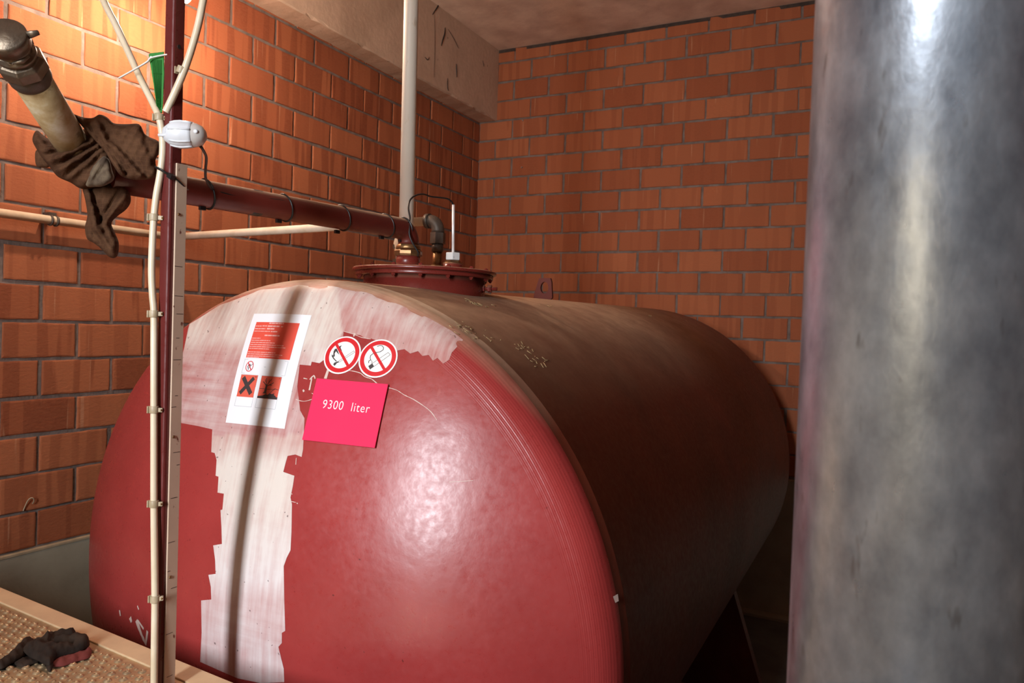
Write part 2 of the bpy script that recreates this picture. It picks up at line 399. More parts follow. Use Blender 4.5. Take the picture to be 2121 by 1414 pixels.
brick_wall('wall_right', 'y', YF, YB, LEDGE, CEIL, XR, -1, .70, (.2, .7), 'brick wall on the right, hidden behind the galvanised pipe')
# wall behind the camera with its doorway and the narrow high window
m = MB(); xs = [XL-.12, -.91, -.57, .25, 1.6, XR+.12]
dz0, dz1, wz0, wz1 = .95, 3.0, ZO-.36, ZO+1.68
m.box((xs[0], YF-.15, 0), (xs[1], YF, CEIL)); m.box((xs[1], YF-.15, 0), (xs[2], YF, wz0)); m.box((xs[1], YF-.15, wz1), (xs[2], YF, CEIL)); m.box((xs[2], YF-.15, 0), (xs[3], YF, CEIL))
m.box((xs[3], YF-.15, 0), (xs[4], YF, dz0)); m.box((xs[3], YF-.15, dz1), (xs[4], YF, CEIL)); m.box((xs[4], YF-.15, 0), (xs[5], YF, CEIL))
WALLF = m
def slab(name, lo, hi, m, label, cat): return struct(MB().box(lo, hi).build(name, m), label, cat)
struct(WALLF.build('wall_front', M_CONC), 'plain wall behind the camera with doorway and narrow window', 'wall')
slab('floor', (XL-.12, YF, -.1), (XR+.12, YB+.12, 0), M_FLOOR, 'dark concrete floor of the tank pit', 'floor')
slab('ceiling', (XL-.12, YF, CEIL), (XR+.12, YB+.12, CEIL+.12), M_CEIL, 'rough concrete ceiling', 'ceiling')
# concrete beam along the top of the left wall, with a chipped lower arris
m = MB(); bx0, bx1, bz0 = XL-.05, -2.842, 1.616+ZO; rows = []; rb = random.Random(5); NB = 120
for i in range(NB+1):
    y = YF+(YB-.004-YF)*i/NB; c = rb.random()**3*.016; dz = rb.random()**3*.012
    rows += [(bx0, y, bz0+rb.uniform(0, .003)), (bx1-.004-c, y, bz0-.001+dz*.3), (bx1, y, bz0+.006+dz), (bx1, y, CEIL+.01), (bx0, y, CEIL+.01)]
m.add(rows, [(i*5+k, i*5+(k+1) % 5, (i+1)*5+(k+1) % 5, (i+1)*5+k)[::-1] for i in range(NB) for k in range(5)]+[(0, 1, 2, 3, 4), tuple(NB*5+k for k in (4, 3, 2, 1, 0))])
struct(m.build('trim_1', M_CONC), 'pale concrete beam along the top of the left brick wall', 'beam')
def bund(name, lo, hi, ledge_lo, ledge_hi, label):
    m = MB().box(lo, hi, 0); m.box(ledge_lo, ledge_hi, 1); return struct(m.build(name, [M_PLASTER, M_LEDGE]), label, 'plinth')
bund('baseboard_left', (XL-.12, YF, 0), (XL+.022, YB, LEDGE-.006), (XL-.12, YF, LEDGE-.006), (XL+.024, YB, LEDGE+.002), 'grey rendered plinth below the left brick wall')
bund('baseboard_back', (XL, YB-.022, 0), (XR, YB+.12, LEDGE-.006), (XL, YB-.024, LEDGE-.006), (XR, YB+.12, LEDGE+.002), 'grey rendered plinth below the back brick wall')
bund('baseboard_right', (XR-.022, YF, 0), (XR+.12, YB, LEDGE-.006), (XR-.024, YF, LEDGE-.006), (XR+.12, YB, LEDGE+.002), 'grey rendered plinth on the right')
m = MB().box((XL, YB-.006, CEIL-.024), (XR, YB+.05, CEIL)); struct(m.build('trim_3', M_JOINT), 'dark gap between back wall and ceiling', 'joint')  # dark mortar gap, built as a thin strip
m = MB().box((XL+.022, YB-.11, 0), (XR, YB-.022, .018)); struct(m.build('trim_2', M_PLASTER), 'low cement fillet at the foot of the back wall', 'fillet')

# ------------------------------------------------------------------ the tank
TX, TY, TZ, R, L, RC, RK = -1.4715, 1.6424, -.8377+ZO, .9515, 3.138, 1.7487, .0914
TP = math.radians(.58)
_s = (R-RK)/(RC-RK); HC = (RC-RK)*math.cos(math.asin(_s)); RE = _s*RC; DEP = RC-HC
tank = empty('oil_tank', (TX, TY, TZ), 'large dark red steel oil tank with domed end and white paint smears', 'tank'); tank.rotation_euler = (TP, 0, 0)
MT = Matrix.Translation((TX, TY, TZ)) @ Matrix.Rotation(TP, 4, 'X'); MTI = MT.inverted()
def ysurf(x, z):
    r = math.hypot(x, z)
    if r <= RE: return HC-math.sqrt(RC*RC-r*r)
    if r < R: return -math.sqrt(max(RK*RK-(r-(R-RK))**2, 0))
    return 0.
def head_hit(px, py):
    """point of the domed end (tank axes) seen at a pixel"""
    o = MTI @ CAM; d = (MTI.to_3x3() @ ray(px, py))
    lo = None; n = 600
    for i in range(n):
        t_ = .9+2.2*i/n; p = o+d*t_
        if p.x**2+p.z**2 < R*R and p.y > ysurf(p.x, p.z):
            lo = .9+2.2*(i-1)/n; hi = t_; break
    if lo is None: return None
    for _ in range(30):
        md = (lo+hi)/2; p = o+d*md
        if p.y > ysurf(p.x, p.z): hi = md
        else: lo = md
    return o+d*hi
def lift(p, off):
    """put a point onto the crown of the head, off metres proud of it"""
    c = Vector((0, HC, 0)); v = Vector(p)-c; return c+v.normalized()*(RC+off)
def on_head(x, z, off=0.):
    e_ = 1e-4; nx = (ysurf(x+e_, z)-ysurf(x-e_, z))/(2*e_); nz_ = (ysurf(x, z+e_)-ysurf(x, z-e_))/(2*e_)
    n = Vector((nx, -1, nz_)).normalized(); return Vector((x, ysurf(x, z), z))+n*off
# domed ends as revolved profiles
def head_prof(n1=40, n2=14):
    pf = []
    for i in range(n1+1): r = RE*i/n1; pf.append((r, ysurf(r, 0)))
    ph0 = math.acos((RE-(R-RK))/RK)
    for i in range(1, n2+1):
        a_ = ph0*(1-i/n2); pf.append((R-RK+RK*math.cos(a_), -RK*math.sin(a_)))
    return pf
def revolve(pf, n=160, flip=False, y0=0., s=1):
    m = MB(); vs = [(0, y0+s*pf[0][1], 0)]
    for r, y in pf[1:]: vs += [(r*math.cos(2*PI*i/n), y0+s*y, r*math.sin(2*PI*i/n)) for i in range(n)]
    fs = [(0, 1+i, 1+(i+1) % n) for i in range(n)]
    for k in range(len(pf)-2): fs += [(1+k*n+i, 1+(k+1)*n+i, 1+(k+1)*n+(i+1) % n, 1+k*n+(i+1) % n) for i in range(n)]
    if flip: fs = [f[::-1] for f in fs]
    return m.add(vs, fs, 0, True)
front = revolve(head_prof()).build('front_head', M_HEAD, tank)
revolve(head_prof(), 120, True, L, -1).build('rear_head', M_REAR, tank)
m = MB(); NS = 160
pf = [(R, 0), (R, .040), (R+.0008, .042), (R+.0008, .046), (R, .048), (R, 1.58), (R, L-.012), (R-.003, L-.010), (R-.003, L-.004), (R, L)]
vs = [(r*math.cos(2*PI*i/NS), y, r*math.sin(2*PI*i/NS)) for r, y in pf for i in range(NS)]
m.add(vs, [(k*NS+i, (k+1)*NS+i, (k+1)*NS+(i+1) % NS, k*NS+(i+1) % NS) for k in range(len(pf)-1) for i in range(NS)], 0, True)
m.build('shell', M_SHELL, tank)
# saddles under the tank
for ys in (.75, 2.25):
    m = MB(); arc = [(R*math.sin(a_), -R*math.cos(a_)) for a_ in [math.radians(d) for d in range(-58, 59, 4)]]
    base = [(.98, -TZ+.012-(ys*math.tan(TP))), (-.98, -TZ+.012-(ys*math.tan(TP)))]
    poly = arc+[base[0], base[1]]; n = len(poly)
    m.add([(x, ys-.03, z) for x, z in poly]+[(x, ys+.03, z) for x, z in poly], [list(range(n))[::-1], [n+i for i in range(n)]]+[(i, (i+1) % n, n+(i+1) % n, n+i) for i in range(n)])
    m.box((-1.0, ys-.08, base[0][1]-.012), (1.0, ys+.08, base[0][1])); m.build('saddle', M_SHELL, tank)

# white primer brushed over the old marking
POLY = [(393, 671), (455, 632), (540, 600), (620, 590), (690, 593), (760, 606), (830, 632), (890, 660), (935, 685), (959, 704), (945, 720), (936, 730), (930, 745), (918, 753),
        (906, 741), (897, 747), (888, 735), (875, 737), (866, 727), (850, 732), (838, 723), (822, 726), (808, 716), (795, 718), (782, 706), (769, 701), (756, 700), (746, 694), (733, 692), (712, 686), (711, 700), (706, 715), (700, 730), (690, 741), (670, 746),
        (662, 752), (646, 749), (644, 757), (621, 755), (616, 800), (622, 850), (631, 866), (630, 885), (628, 930), (625, 946), (612, 941), (596, 944), (592, 958), (587, 977), (610, 985), (607, 1005), (602, 1030), (605, 1044), (604, 1100), (602, 1139), (594, 1155), (588, 1172), (589, 1240),
        (591, 1306), (584, 1310), (584, 1331), (577, 1339), (582, 1360), (588, 1384), (589, 1412), (540, 1414), (492, 1404), (455, 1388), (415, 1370), (418, 1310), (417, 1243), (438, 1241), (437, 1215), (432, 1190), (447, 1188), (446, 1160), (442, 1129), (460, 1126), (459, 1090), (457, 1056), (461, 1055),
        (464, 1022), (451, 1020), (453, 987), (447, 985), (449, 952), (445, 938), (438, 936), (440, 889), (410, 882), (376, 876), (370, 840), (376, 804), (370, 765), (382, 720)]
def cover(px, py):
    """paint thickness, share of sideways strokes, coolness"""
    def sm(a_, b_, x): t_ = min(max((x-a_)/(b_-a_), 0), 1); return t_*t_*(3-2*t_)
    if py < 900:
        if px > 705: c, h, w_ = .46-.12*sm(740, 900, px)+.22*sm(60, 0, py-592-(px-690)*.42), .05, .35
        else:
            c = .86-.44*sm(690, 740, py)*(1-sm(620, 660, px)); h = .75*sm(690, 760, py)*(1-sm(440, 560, px)); w_ = .15+.5*sm(680, 800, py)
            if px < 620: c += .12*sm(805, 800, py)*0
    else: c = .62+.30*sm(900, 985, py)-.28*sm(1180, 1260, py); h = .12+.25*sm(1230, 1300, py)*(1-sm(1330, 1360, py)); w_ = .25+.6*sm(1000, 1250, py)
    return (c, h, w_)
def patch(name, px_poly, material, parent, off=.0006, grid=.011, attr=None):
    pts = [head_hit(*p) for p in px_poly]; pts = [p for p in pts if p]
    vo, tri, _ = fill([(p.x, p.z) for p in pts], grid)
    me = bpy.data.meshes.new(name); me.from_pydata([tuple(on_head(v.x, v.y, off)) for v in vo], [], tri)   # x right, z up, seen from -y: counter-clockwise faces the viewer
    for p in me.polygons: p.use_smooth = True
    me.materials.append(material)
    if attr:
        ca = me.color_attributes.new('cover', 'FLOAT_COLOR', 'POINT')
        for i, v in enumerate(me.vertices): ca.data[i].color = (*attr(*proj(MT @ v.co)), 1)
    o = bpy.data.objects.new(name, me); COL.objects.link(o); o.parent = parent; return o
patch('white_overpaint', POLY, M_OVER, front, attr=cover)['label'] = 'roughly brushed white primer'
def strokes(name, lines, material, parent, off=.0008):
    for pts, w_ in lines:
        P = [head_hit(*p) for p in pts]; P = [p for p in P if p]
        Q = spline(P, 5) if len(P) > 2 else P
        m = MB(); vs = []; w_ *= .62 if w_ < .006 else .85
        for i, p in enumerate(Q):
            d = (Q[min(i+1, len(Q)-1)]-Q[max(i-1, 0)]).normalized(); n = Vector((p.x, p.y-HC, p.z)).normalized(); sd = d.cross(n)
            ww = w_*(.55+.6*random.random())/2
            for s_ in (-1, 1): q = p+sd*ww*s_; vs.append(on_head(q.x, q.z, off))
        m.add(vs, [(2*i, 2*i+1, 2*i+3, 2*i+2) for i in range(len(Q)-1)], 0, True)
        m.build(name, material, parent)
strokes('paint_mark', [([(641, 808), (646, 784)], .007), ([(642, 786), (650, 778), (653, 784)], .006), ([(629, 783), (637, 785)], .004), ([(628, 807), (630, 811)], .007),
    ([(674, 784), (681, 763)], .009), ([(613, 827), (630, 831), (650, 826), (662, 826)], .003), ([(646, 814), (652, 818)], .003),
    ([(712, 686), (735, 693), (750, 699), (768, 702)], .003), ([(735, 690), (733, 697)], .007), ([(724, 767), (745, 772), (756, 780), (770, 785), (782, 795)], .0035),
    ([(805, 803), (822, 808), (838, 818), (860, 829), (890, 850), (905, 870)], .003), ([(600, 1022), (606, 1023)], .003), ([(603, 1038), (613, 1040)], .003), ([(615, 1041), (617, 1043)], .005), ([(614, 948), (613, 962)], .003),
    ([(930, 998), (980, 995)], .0018), ([(248, 1263), (250, 1275)], .012), ([(270, 1278), (273, 1288)], .022), ([(283, 1284), (293, 1312), (303, 1334)], .018), ([(286, 1284), (298, 1302)], .012), ([(306, 1306), (302, 1335)], .02),
    ([(285, 1254), (288, 1262)], .010), ([(1281, 1226), (1284, 1240)], .012)], M_MARK, front)

# manhole: neck, flange pair, bolts
NB_ = Vector((-1.474, 2.184, 0)); NZ = .172+ZO
inv = lambda p: MTI @ Vector(p)
man = bpy.data.objects.new('manhole', None); COL.objects.link(man); man.parent = tank; man.matrix_local = MTI
def T(x, y, z): return Vector((x, y, z))
Zn = lambda z: Vector((NB_.x, NB_.y, z))
MB().lathe([(.213, NZ-.16), (.213, NZ-.012)], (NB_.x, NB_.y, 0), (0, 0, 1), 72).build('neck', M_RED, man)
MB().lathe([(.2, NZ-.014), (.240, NZ-.014), (.241, NZ-.013), (.241, NZ-.0005), (.2, NZ-.0003)], (NB_.x, NB_.y, 0), (0, 0, 1), 72).build('flange', M_RED, man)
MB().lathe([(.15, NZ), (.249, NZ), (.252, NZ+.003), (.252, NZ+.009), (.249, NZ+.012), (0, NZ+.013)], (NB_.x, NB_.y, 0), (0, 0, 1), 72).build('cover_plate', M_RED, man)
for i in range(16):
    a_ = 2*PI*(i+.35)/16; c = Vector((NB_.x+.231*math.cos(a_), NB_.y+.231*math.sin(a_), 0))
    m = MB().lathe([(.0075, 0), (.0075, .006), (.0045, .0062), (.0045, .009)], c+Vector((0, 0, NZ+.012)), (0, 0, 1), 6, smooth=False); m.build('bolt', M_RED, man)
    m = MB().lathe([(.0045, 0), (.0045, .004), (.0075, .0042), (.0075, .010)], c+Vector((0, 0, NZ-.024)), (0, 0, 1), 6, smooth=False); m.build('nut', M_RED, man)
FRONT_N = at(845, 545, 2.49); FRONT_N.z = NZ+.012          # nozzle of the fill pipe
RIGHT_N = at(938, 540, 2.69); RIGHT_N.z = NZ+.012          # nozzle of the probe
def zcyl(m, c, z0, z1, r, n=24, mi=0, **k): return m.cyl((c.x, c.y, z0), (c.x, c.y, z1), r, n, mi, **k)
zcyl(MB(), FRONT_N, NZ+.010, NZ+.052, .040, 40).build('nozzle', M_RED, man)
zcyl(MB(), RIGHT_N, NZ+.010, NZ+.046, .036, 40).build('nozzle', M_RED, man)
# earthing stud on the neck, lifting lug on the shell
sp = at(990, 598, 2.60); dv = Vector((.74, -.67, 0)).normalized(); sb = Vector((NB_.x, NB_.y, sp.z))+Vector((.9, .25, 0)).normalized()*.205
dv = Vector((.9, .25, 0)).normalized()
m = MB(); m.cyl(sb, sb+dv*.058, .006, 14)
for a_, b_, r_ in ((.006, .014, .013), (.026, .034, .013), (.036, .038, .015)): m.hexa(sb+dv*a_, sb+dv*b_, r_)
m.build('earthing_stud', M_RED, man)
lugP = aty(1128, 618, 3.24); LY = 3.24; lz = TZ+R+.015*(LY-TY)
m = MB(); n = 24; out = [(-.062, -.01), (-.030, .096), (.034, .096), (.044, -.01)]
def lug(mb, X, Y, Z):
    ring = []
    for i in range(n):
        a_ = 2*PI*i/n; dx, dz = math.cos(a_), math.sin(a_); best = 9
        for k in range(4):
            (x0, z0), (x1, z1) = out[k], out[(k+1) % 4]; z0 -= .045; z1 -= .045
            den = dx*(z1-z0)-dz*(x1-x0)
            if abs(den) > 1e-9:
                t_ = (x0*(z1-z0)-z0*(x1-x0))/den; s_ = (x0*dz-z0*dx)/den
                if t_ > 0 and -1e-6 <= s_ <= 1+1e-6: best = min(best, t_)
        ring.append((dx*best, dz*best+.045, dx*.021, dz*.028+.050))
    vs = []
    for yy in (-.007, .007):
        vs += [(X+q[0], Y+yy, Z+q[1]) for q in ring]+[(X+q[2], Y+yy, Z+q[3]) for q in ring]
    f = []
    for i in range(n):
        j = (i+1) % n
        f += [(i, j, n+j, n+i), (3*n+i, 3*n+j, 2*n+j, 2*n+i), (2*n+i, 2*n+j, j, i), (n+i, n+j, 3*n+j, 3*n+i)]
    mb.add(vs, f)
lug(m, lugP.x, LY, lz); m.build('lifting_lug', M_LUG, man)

# ------------------------------------------------------------------ signs on the domed end
def frame_from(corners):
    return [lift(head_hit(*c), 0) for c in corners]        # TL, TR, BR, BL in tank axes
def bil(fr, u, v): return fr[0]*(1-u)*(1-v)+fr[1]*u*(1-v)+fr[2]*u*v+fr[3]*(1-u)*v
def sheet(m, fr, u0, v0, u1, v1, off, mi=0, n=None):
    nu = n or max(1, int((u1-u0)*14)); nv = n or max(1, int((v1-v0)*18)); vs = []
    for j in range(nv+1):
        for i in range(nu+1): vs.append(lift(bil(fr, u0+(u1-u0)*i/nu, v0+(v1-v0)*j/nv), off))
    m.add(vs, [(j*(nu+1)+i, (j+1)*(nu+1)+i, (j+1)*(nu+1)+i+1, j*(nu+1)+i+1) for j in range(nv) for i in range(nu)], mi, True); return m
def upoly(m, fr, pts, off, mi=0):
    """flat printed shape, (u,v) outline"""
    vo, tri, _ = fill(pts, 0); vs = [lift(bil(fr, v.x, v.y), off) for v in vo]; fs = []
    for idx in tri:
        n = (vs[idx[1]]-vs[idx[0]]).cross(vs[idx[2]]-vs[idx[0]]); fs.append(idx if n.y < 0 else idx[::-1])
    m.add(vs, fs, mi); return m
def uline(m, fr, pts, w_, off, mi=0):
    for (a0, b0), (a1, b1) in zip(pts[:-1], pts[1:]):
        P0, P1 = bil(fr, a0, b0), bil(fr, a1, b1); d = (P1-P0).normalized(); n = Vector((0, -1, 0)); s_ = d.cross(n).normalized()*w_/2; e_ = d*w_*.25
        q = [lift(p, off) for p in (P0-s_-e_, P0+s_-e_, P1+s_+e_, P1-s_+e_)]
        nn = (q[1]-q[0]).cross(q[2]-q[0]); m.add(q, [(0, 1, 2, 3) if nn.y < 0 else (3, 2, 1, 0)], mi)
    return m
def sign_root(name, fr, label, cat):
    e_ = empty(name, (0, 0, 0), label, cat); c = (fr[0]+fr[1]+fr[2]+fr[3])/4; e_.matrix_world = MT @ Matrix.Translation(c); return e_, c
def kid(m, name, material, root, c, **k):
    for i in range(len(m.v)): m.v[i] = m.v[i]-c
    return m.build(name, material, root, **k)
# A4 safety notice
fr = frame_from([(527, 650), (646, 653), (590, 888), (468, 875)])
root, c = sign_root('safety_notice', fr, 'white paper notice with red panel and hazard symbols on the tank end', 'notice')
m = MB(); sheet(m, fr, 0, 0, 1, 1, .0012, 0, 16); kid(m, 'paper', M_PAPER, root, c)
m = MB(); sheet(m, fr, .105, .085, .855, .425, .0016, 0, 12); red = kid(m, 'red_panel', M_INKR, root, c)
m = MB(); rt = random.Random(3)
def words(u0, u1, v, h, bold=1.):
    u_ = u0
    while u_ < u1-.005:
        w_ = min(rt.uniform(.025, .085), u1-u_); sheet(m, fr, u_, v, u_+w_, v+h, .0019, 0, 2); u_ += w_+.007
for u0, u1, v, h in ((.345, .60, .090, .0125), (.12, .225, .121, .009), (.24, .32, .119, .009), (.335, .54, .118, .013), (.565, .60, .121, .010), (.12, .31, .147, .009), (.335, .475, .143, .014), (.12, .405, .172, .007), (.42, .53, .171, .010), (.33, .59, .208, .012),
                     (.12, .275, .240, .0065), (.12, .46, .260, .0065), (.12, .545, .280, .0065), (.12, .70, .300, .0065), (.12, .74, .319, .0065), (.12, .475, .337, .0065), (.12, .60, .369, .0065), (.12, .72, .387, .0065), (.12, .68, .404, .0065), (.12, .34, .4165, .0055)):
    words(u0, u1, v, h)
kid(m, 'printed_text', M_INKP, red, Vector((0, 0, 0))) if False else kid(m, 'printed_text', M_INKP, root, c)
m = MB()
def boxline(u0, v0, u1, v1, w_=.0009): uline(m, fr, [(u0, v0), (u1, v0), (u1, v1), (u0, v1), (u0, v0)], w_, .0017)
boxline(.10, .440, .84, .566)
boxline(.105, .578, .405, .852); boxline(.47, .578, .80, .852)
sheet(m, fr, .47, .50, .50, .504, .0017, 0, 1)
kid(m, 'panel_outlines', M_INKG, root, c)
m = MB(); sheet(m, fr, .107, .580, .403, .772, .0016, 0, 4); sheet(m, fr, .472, .580, .798, .772, .0016, 0, 4); kid(m, 'hazard_panels', M_INKO, root, c)
m = MB(); uline(m, fr, [(.165, .61), (.34, .735)], .0125, .0019); uline(m, fr, [(.335, .612), (.165, .735)], .0125, .00195)
upoly(m, fr, [(.473, .754), (.55, .748), (.60, .733), (.635, .738), (.66, .724), (.70, .730), (.74, .720), (.735, .735), (.77, .745), (.77, .752), (.797, .752), (.797, .771), (.473, .771)], .0019)
upoly(m, fr, [(.545, .728), (.565, .715), (.572, .665), (.56, .650), (.595, .652), (.60, .668), (.605, .722), (.625, .731)], .0019)
for ln, w_ in (([(.578, .66), (.53, .635), (.515, .630)], .0022), ([(.58, .655), (.565, .62), (.56, .598)], .002), ([(.59, .658), (.62, .625), (.645, .605)], .002), ([(.595, .664), (.66, .645), (.69, .632)], .0022), ([(.555, .63), (.54, .61)], .0015), ([(.61, .635), (.61, .607)], .0015), ([(.635, .655), (.67, .655)], .0015)):
    uline(m, fr, ln, w_, .0019)
uline(m, fr, [(.475, .690), (.60, .690), (.70, .690), (.735, .682), (.765, .688), (.795, .690)], .0013, .0019); uline(m, fr, [(.735, .684), (.70, .70), (.665, .725)], .0016, .0019)
uline(m, fr, [(.360, .594), (.385, .594)], .002, .0019); uline(m, fr, [(.765, .594), (.775, .594)], .0015, .0019)
kid(m, 'hazard_symbols', M_INKK, root, c)
m = MB()
def ring(m, fr, cu, cv_, r0, r1, off, ru=1., n=40, mi=0):
    vs = []
    for i in range(n):
        a_ = 2*PI*i/n
        for r_ in (r0, r1): vs.append(lift(bil(fr, cu+r_*math.cos(a_)*ru, cv_+r_*math.sin(a_)), off))
    m.add(vs, [(2*i, 2*i+1, 2*((i+1) % n)+1, 2*((i+1) % n)) for i in range(n)], mi, True)
def disc(m, fr, cu, cv_, r, off, ru=1., n=48, mi=0):
    vs = []; K = 4
    for k in range(1, K+1):
        for i in range(n): a_ = 2*PI*i/n; vs.append(lift(bil(fr, cu+r*k/K*math.cos(a_)*ru, cv_+r*k/K*math.sin(a_)), off))
    vs.append(lift(bil(fr, cu, cv_), off)); fs = [(len(vs)-1, (i+1) % n, i) for i in range(n)]
    for k in range(K-1): fs += [(k*n+i, k*n+(i+1) % n, (k+1)*n+(i+1) % n, (k+1)*n+i) for i in range(n)]
    m.add(vs, fs, mi, True)
RU = 1.414
ring(m, fr, .215, .503, .048, .0415, .0019, RU); uline(m, fr, [(.172, .469), (.258, .537)], .0026, .002); kid(m, 'prohibition_ring', M_SIGNR, root, c)
m = MB(); uline(m, fr, [(.195, .488), (.185, .506), (.20, .520), (.205, .533)], .002, .0018); uline(m, fr, [(.21, .515), (.262, .480)], .0014, .0018); uline(m, fr, [(.2, .495), (.215, .487), (.22, .497)], .003, .0018); kid(m, 'flame_symbol', M_INKK, root, c)

# two round prohibition stickers
def sticker(px, py, rad, label, kind, rot):
    p = lift(head_hit(px, py), 0); n = (p-Vector((0, HC, 0))).normalized(); x = Vector((1, 0, 0)); x = (x-n*x.dot(n)).normalized(); y = n.cross(x)   # y: up along the surface
    if y.z < 0: y = -y
    x, y = x*math.cos(rot)+y*math.sin(rot), y*math.cos(rot)-x*math.sin(rot)
    f = [p+(-x+y)*rad, p+(x+y)*rad, p+(x-y)*rad, p+(-x-y)*rad]
    root, c = sign_root('prohibition_sticker', f, label, 'sign')
    G = lambda a_, b_: (.5+a_/2, .5-b_/2)
    m = MB(); disc(m, f, .5, .5, .5, .0012); kid(m, 'disc', M_SIGNW, root, c)
    m = MB(); ring(m, f, .5, .5, .462, .355, .0016, n=72); uline(m, f, [G(-.56, .56), G(.56, -.56)], rad*.155, .00205); kid(m, 'red_ring', M_SIGNR, root, c)
    m = MB()
    if kind == 'flame':
        upoly(m, f, [G(*q) for q in ((-.42, .30), (-.15, -.01), (-.28, .06), (-.40, .15), (-.44, .03), (-.37, -.12), (-.44, -.15), (-.40, -.2), (-.29, -.28), (-.17, -.35), (-.20, -.39), (-.42, -.25), (-.55, -.13), (-.57, -.03), (-.49, -.09), (-.47, -.10), (-.50, -.0), (-.53, .12), (-.51, .25))], .0017)
        upoly(m, f, [G(*q) for q in ((-.33, .42), (-.18, .48), (-.23, .40), (-.2, .34), (-.08, .2), (-.12, .2), (-.28, .36))], .0017)
        upoly(m, f, [G(*q) for q in ((-.31, -.54), (-.22, -.61), (-.18, -.56), (-.14, -.46), (-.01, -.39), (-.1, -.365), (-.18, -.40), (-.28, -.45))], .0017)
        uline(m, f, [G(-.1, -.365), G(.57, .27), G(.65, .21), G(-.01, -.39)], rad*.016, .0016)
    else:
        upoly(m, f, [G(*q) for q in ((-.36, -.46), (-.20, -.30), (-.06, -.44), (-.22, -.62))], .0017)
        uline(m, f, [G(-.20, -.30), G(.44, .36), G(.58, .26), G(-.06, -.44)], rad*.018, .0016)
        sm_ = [G(-.40, -.30), G(-.42, -.20), G(-.34, -.14), G(-.40, -.04), G(-.42, .08), G(-.32, .20), G(-.16, .28), G(.02, .34), G(.14, .46), G(.12, .58), G(.02, .66), G(-.10, .66), G(-.22, .60)]
        uline(m, f, sm_, rad*.034, .0016); uline(m, f, [G(-.34, -.14), G(-.24, -.20), G(-.22, -.30)], rad*.022, .0016); uline(m, f, [G(-.30, -.78), G(-.20, -.78)], rad*.02, .0016)
    kid(m, kind+'_symbol', M_INKK, root, c); return root
sticker(709, 735, .0525, 'round no open flames sticker, nearer the white paper notice', 'flame', 0)
sticker(783, 742, .0525, 'round no smoking sticker with a cigarette, above the red plate', 'cigarette', 0)

# engraved capacity plate
fr = frame_from([(656, 785), (805, 797), (781, 929), (633, 912)])
c = (fr[0]+fr[1]+fr[2]+fr[3])/4; X = ((fr[1]-fr[0])+(fr[2]-fr[3])); wd_ = X.length/2; X.normalize(); Y = ((fr[0]-fr[3])+(fr[1]-fr[2])); ht = Y.length/2; Y = (Y-X*Y.dot(X)).normalized(); Zp = X.cross(Y)
pl = empty('capacity_plate', (0, 0, 0), 'bright pink-red plastic plate engraved 9300 liter', 'sign')
base = lift(c, .0005)
pl.matrix_world = MT @ Matrix(((X.x, Y.x, Zp.x, base.x), (X.y, Y.y, Zp.y, base.y), (X.z, Y.z, Zp.z, base.z), (0, 0, 0, 1)))
MB().box((-wd_/2, -ht/2, 0), (wd_/2, ht/2, .0035)).build('plate', M_SIGNP, pl, bevel=.0006)
def text(body, size, loc, material, parent, name, shear=0., sx=1.):
    cu = bpy.data.curves.new(name, 'FONT'); cu.body = body; cu.size = size; cu.extrude = .0002; cu.align_x = 'CENTER'; cu.align_y = 'CENTER'; cu.shear = shear; cu.space_character = 1.12; cu.offset = -.0002
    o = bpy.data.objects.new(name, cu); COL.objects.link(o); dg = bpy.context.evaluated_depsgraph_get()
    me = bpy.data.meshes.new_from_object(o.evaluated_get(dg)); bpy.data.objects.remove(o); me.materials.clear(); me.materials.append(material)
    ob = bpy.data.objects.new(name, me); COL.objects.link(ob); ob.parent = parent; ob.location = loc; ob.scale = (sx, 1, 1); return ob
text('9300', .032, (-.037, .014, .0037), M_LETTER, pl, 'engraved_number', 0, .86)
text('liter', .032, (.040, .013, .0037), M_LETTER, pl, 'engraved_word', 0, .86)

# ------------------------------------------------------------------ platform
PZ = -.82+ZO
eL, eR = (-2.31, 1.24), (-1.28, 1.18); sl = (eR[1]-eL[1])/(eR[0]-eL[0]); ey = lambda x: eL[1]+sl*(x-eL[0]); pa = math.atan(sl)
plat = empty('platform', (-.8, ey(-.8), PZ), 'worn metal access platform with raised dimples under the dark glove', 'platform'); plat.rotation_euler = (0, 0, pa)
PXL, PXR = -1.97, 2.4
m = MB(); m.box((PXL, -.0555, -.06), (PXR, 0, .004)); m.build('edge_bar', M_EDGE, plat, bevel=.002)
m = MB(); m.box((PXL, -2.3, -.006), (PXR, -.056, 0))
DX, DY = .0463, .0445
def dimple(cx, cy, r, h, hole):
    n = 10; pf = [(r, 0), (r*.78, h*.55), (r*.48, h*.95)]+([(r*.36, h), (r*.26, h*.55), (r*.22, -.001)] if hole else [(r*.2, h*1.05)])
    vs = [(cx+q*math.cos(2*PI*i/n), cy+q*math.sin(2*PI*i/n), hh+.0002) for q, hh in pf for i in range(n)]
    m.add(vs, [(k*n+i, k*n+(i+1) % n, (k+1)*n+(i+1) % n, (k+1)*n+i) for k in range(len(pf)-1) for i in range(n)]+[[(len(pf)-1)*n+i for i in range(n)]], 0, True)
i0 = 0
for j in range(0, 26):
    for i in range(0, 48):
        x, y = PXL+.03+i*DX, -.078-j*DY
        if x > PXR-.03: continue
        dimple(x, y, .0095, .0048, True)
        dimple(x+DX/2, y-DY/2, .0095, .0048, True)
        dimple(x+DX/2, y, .0052, .0022, False); dimple(x, y-DY/2, .0052, .0022, False)
m.build('dimpled_plate', M_PLATE, plat)
m = MB(); m.box((PXL+.02, -.10, -PZ), (PXR, -.02, -.06)); m.build('riser', M_PLASTER, plat)
m = MB()
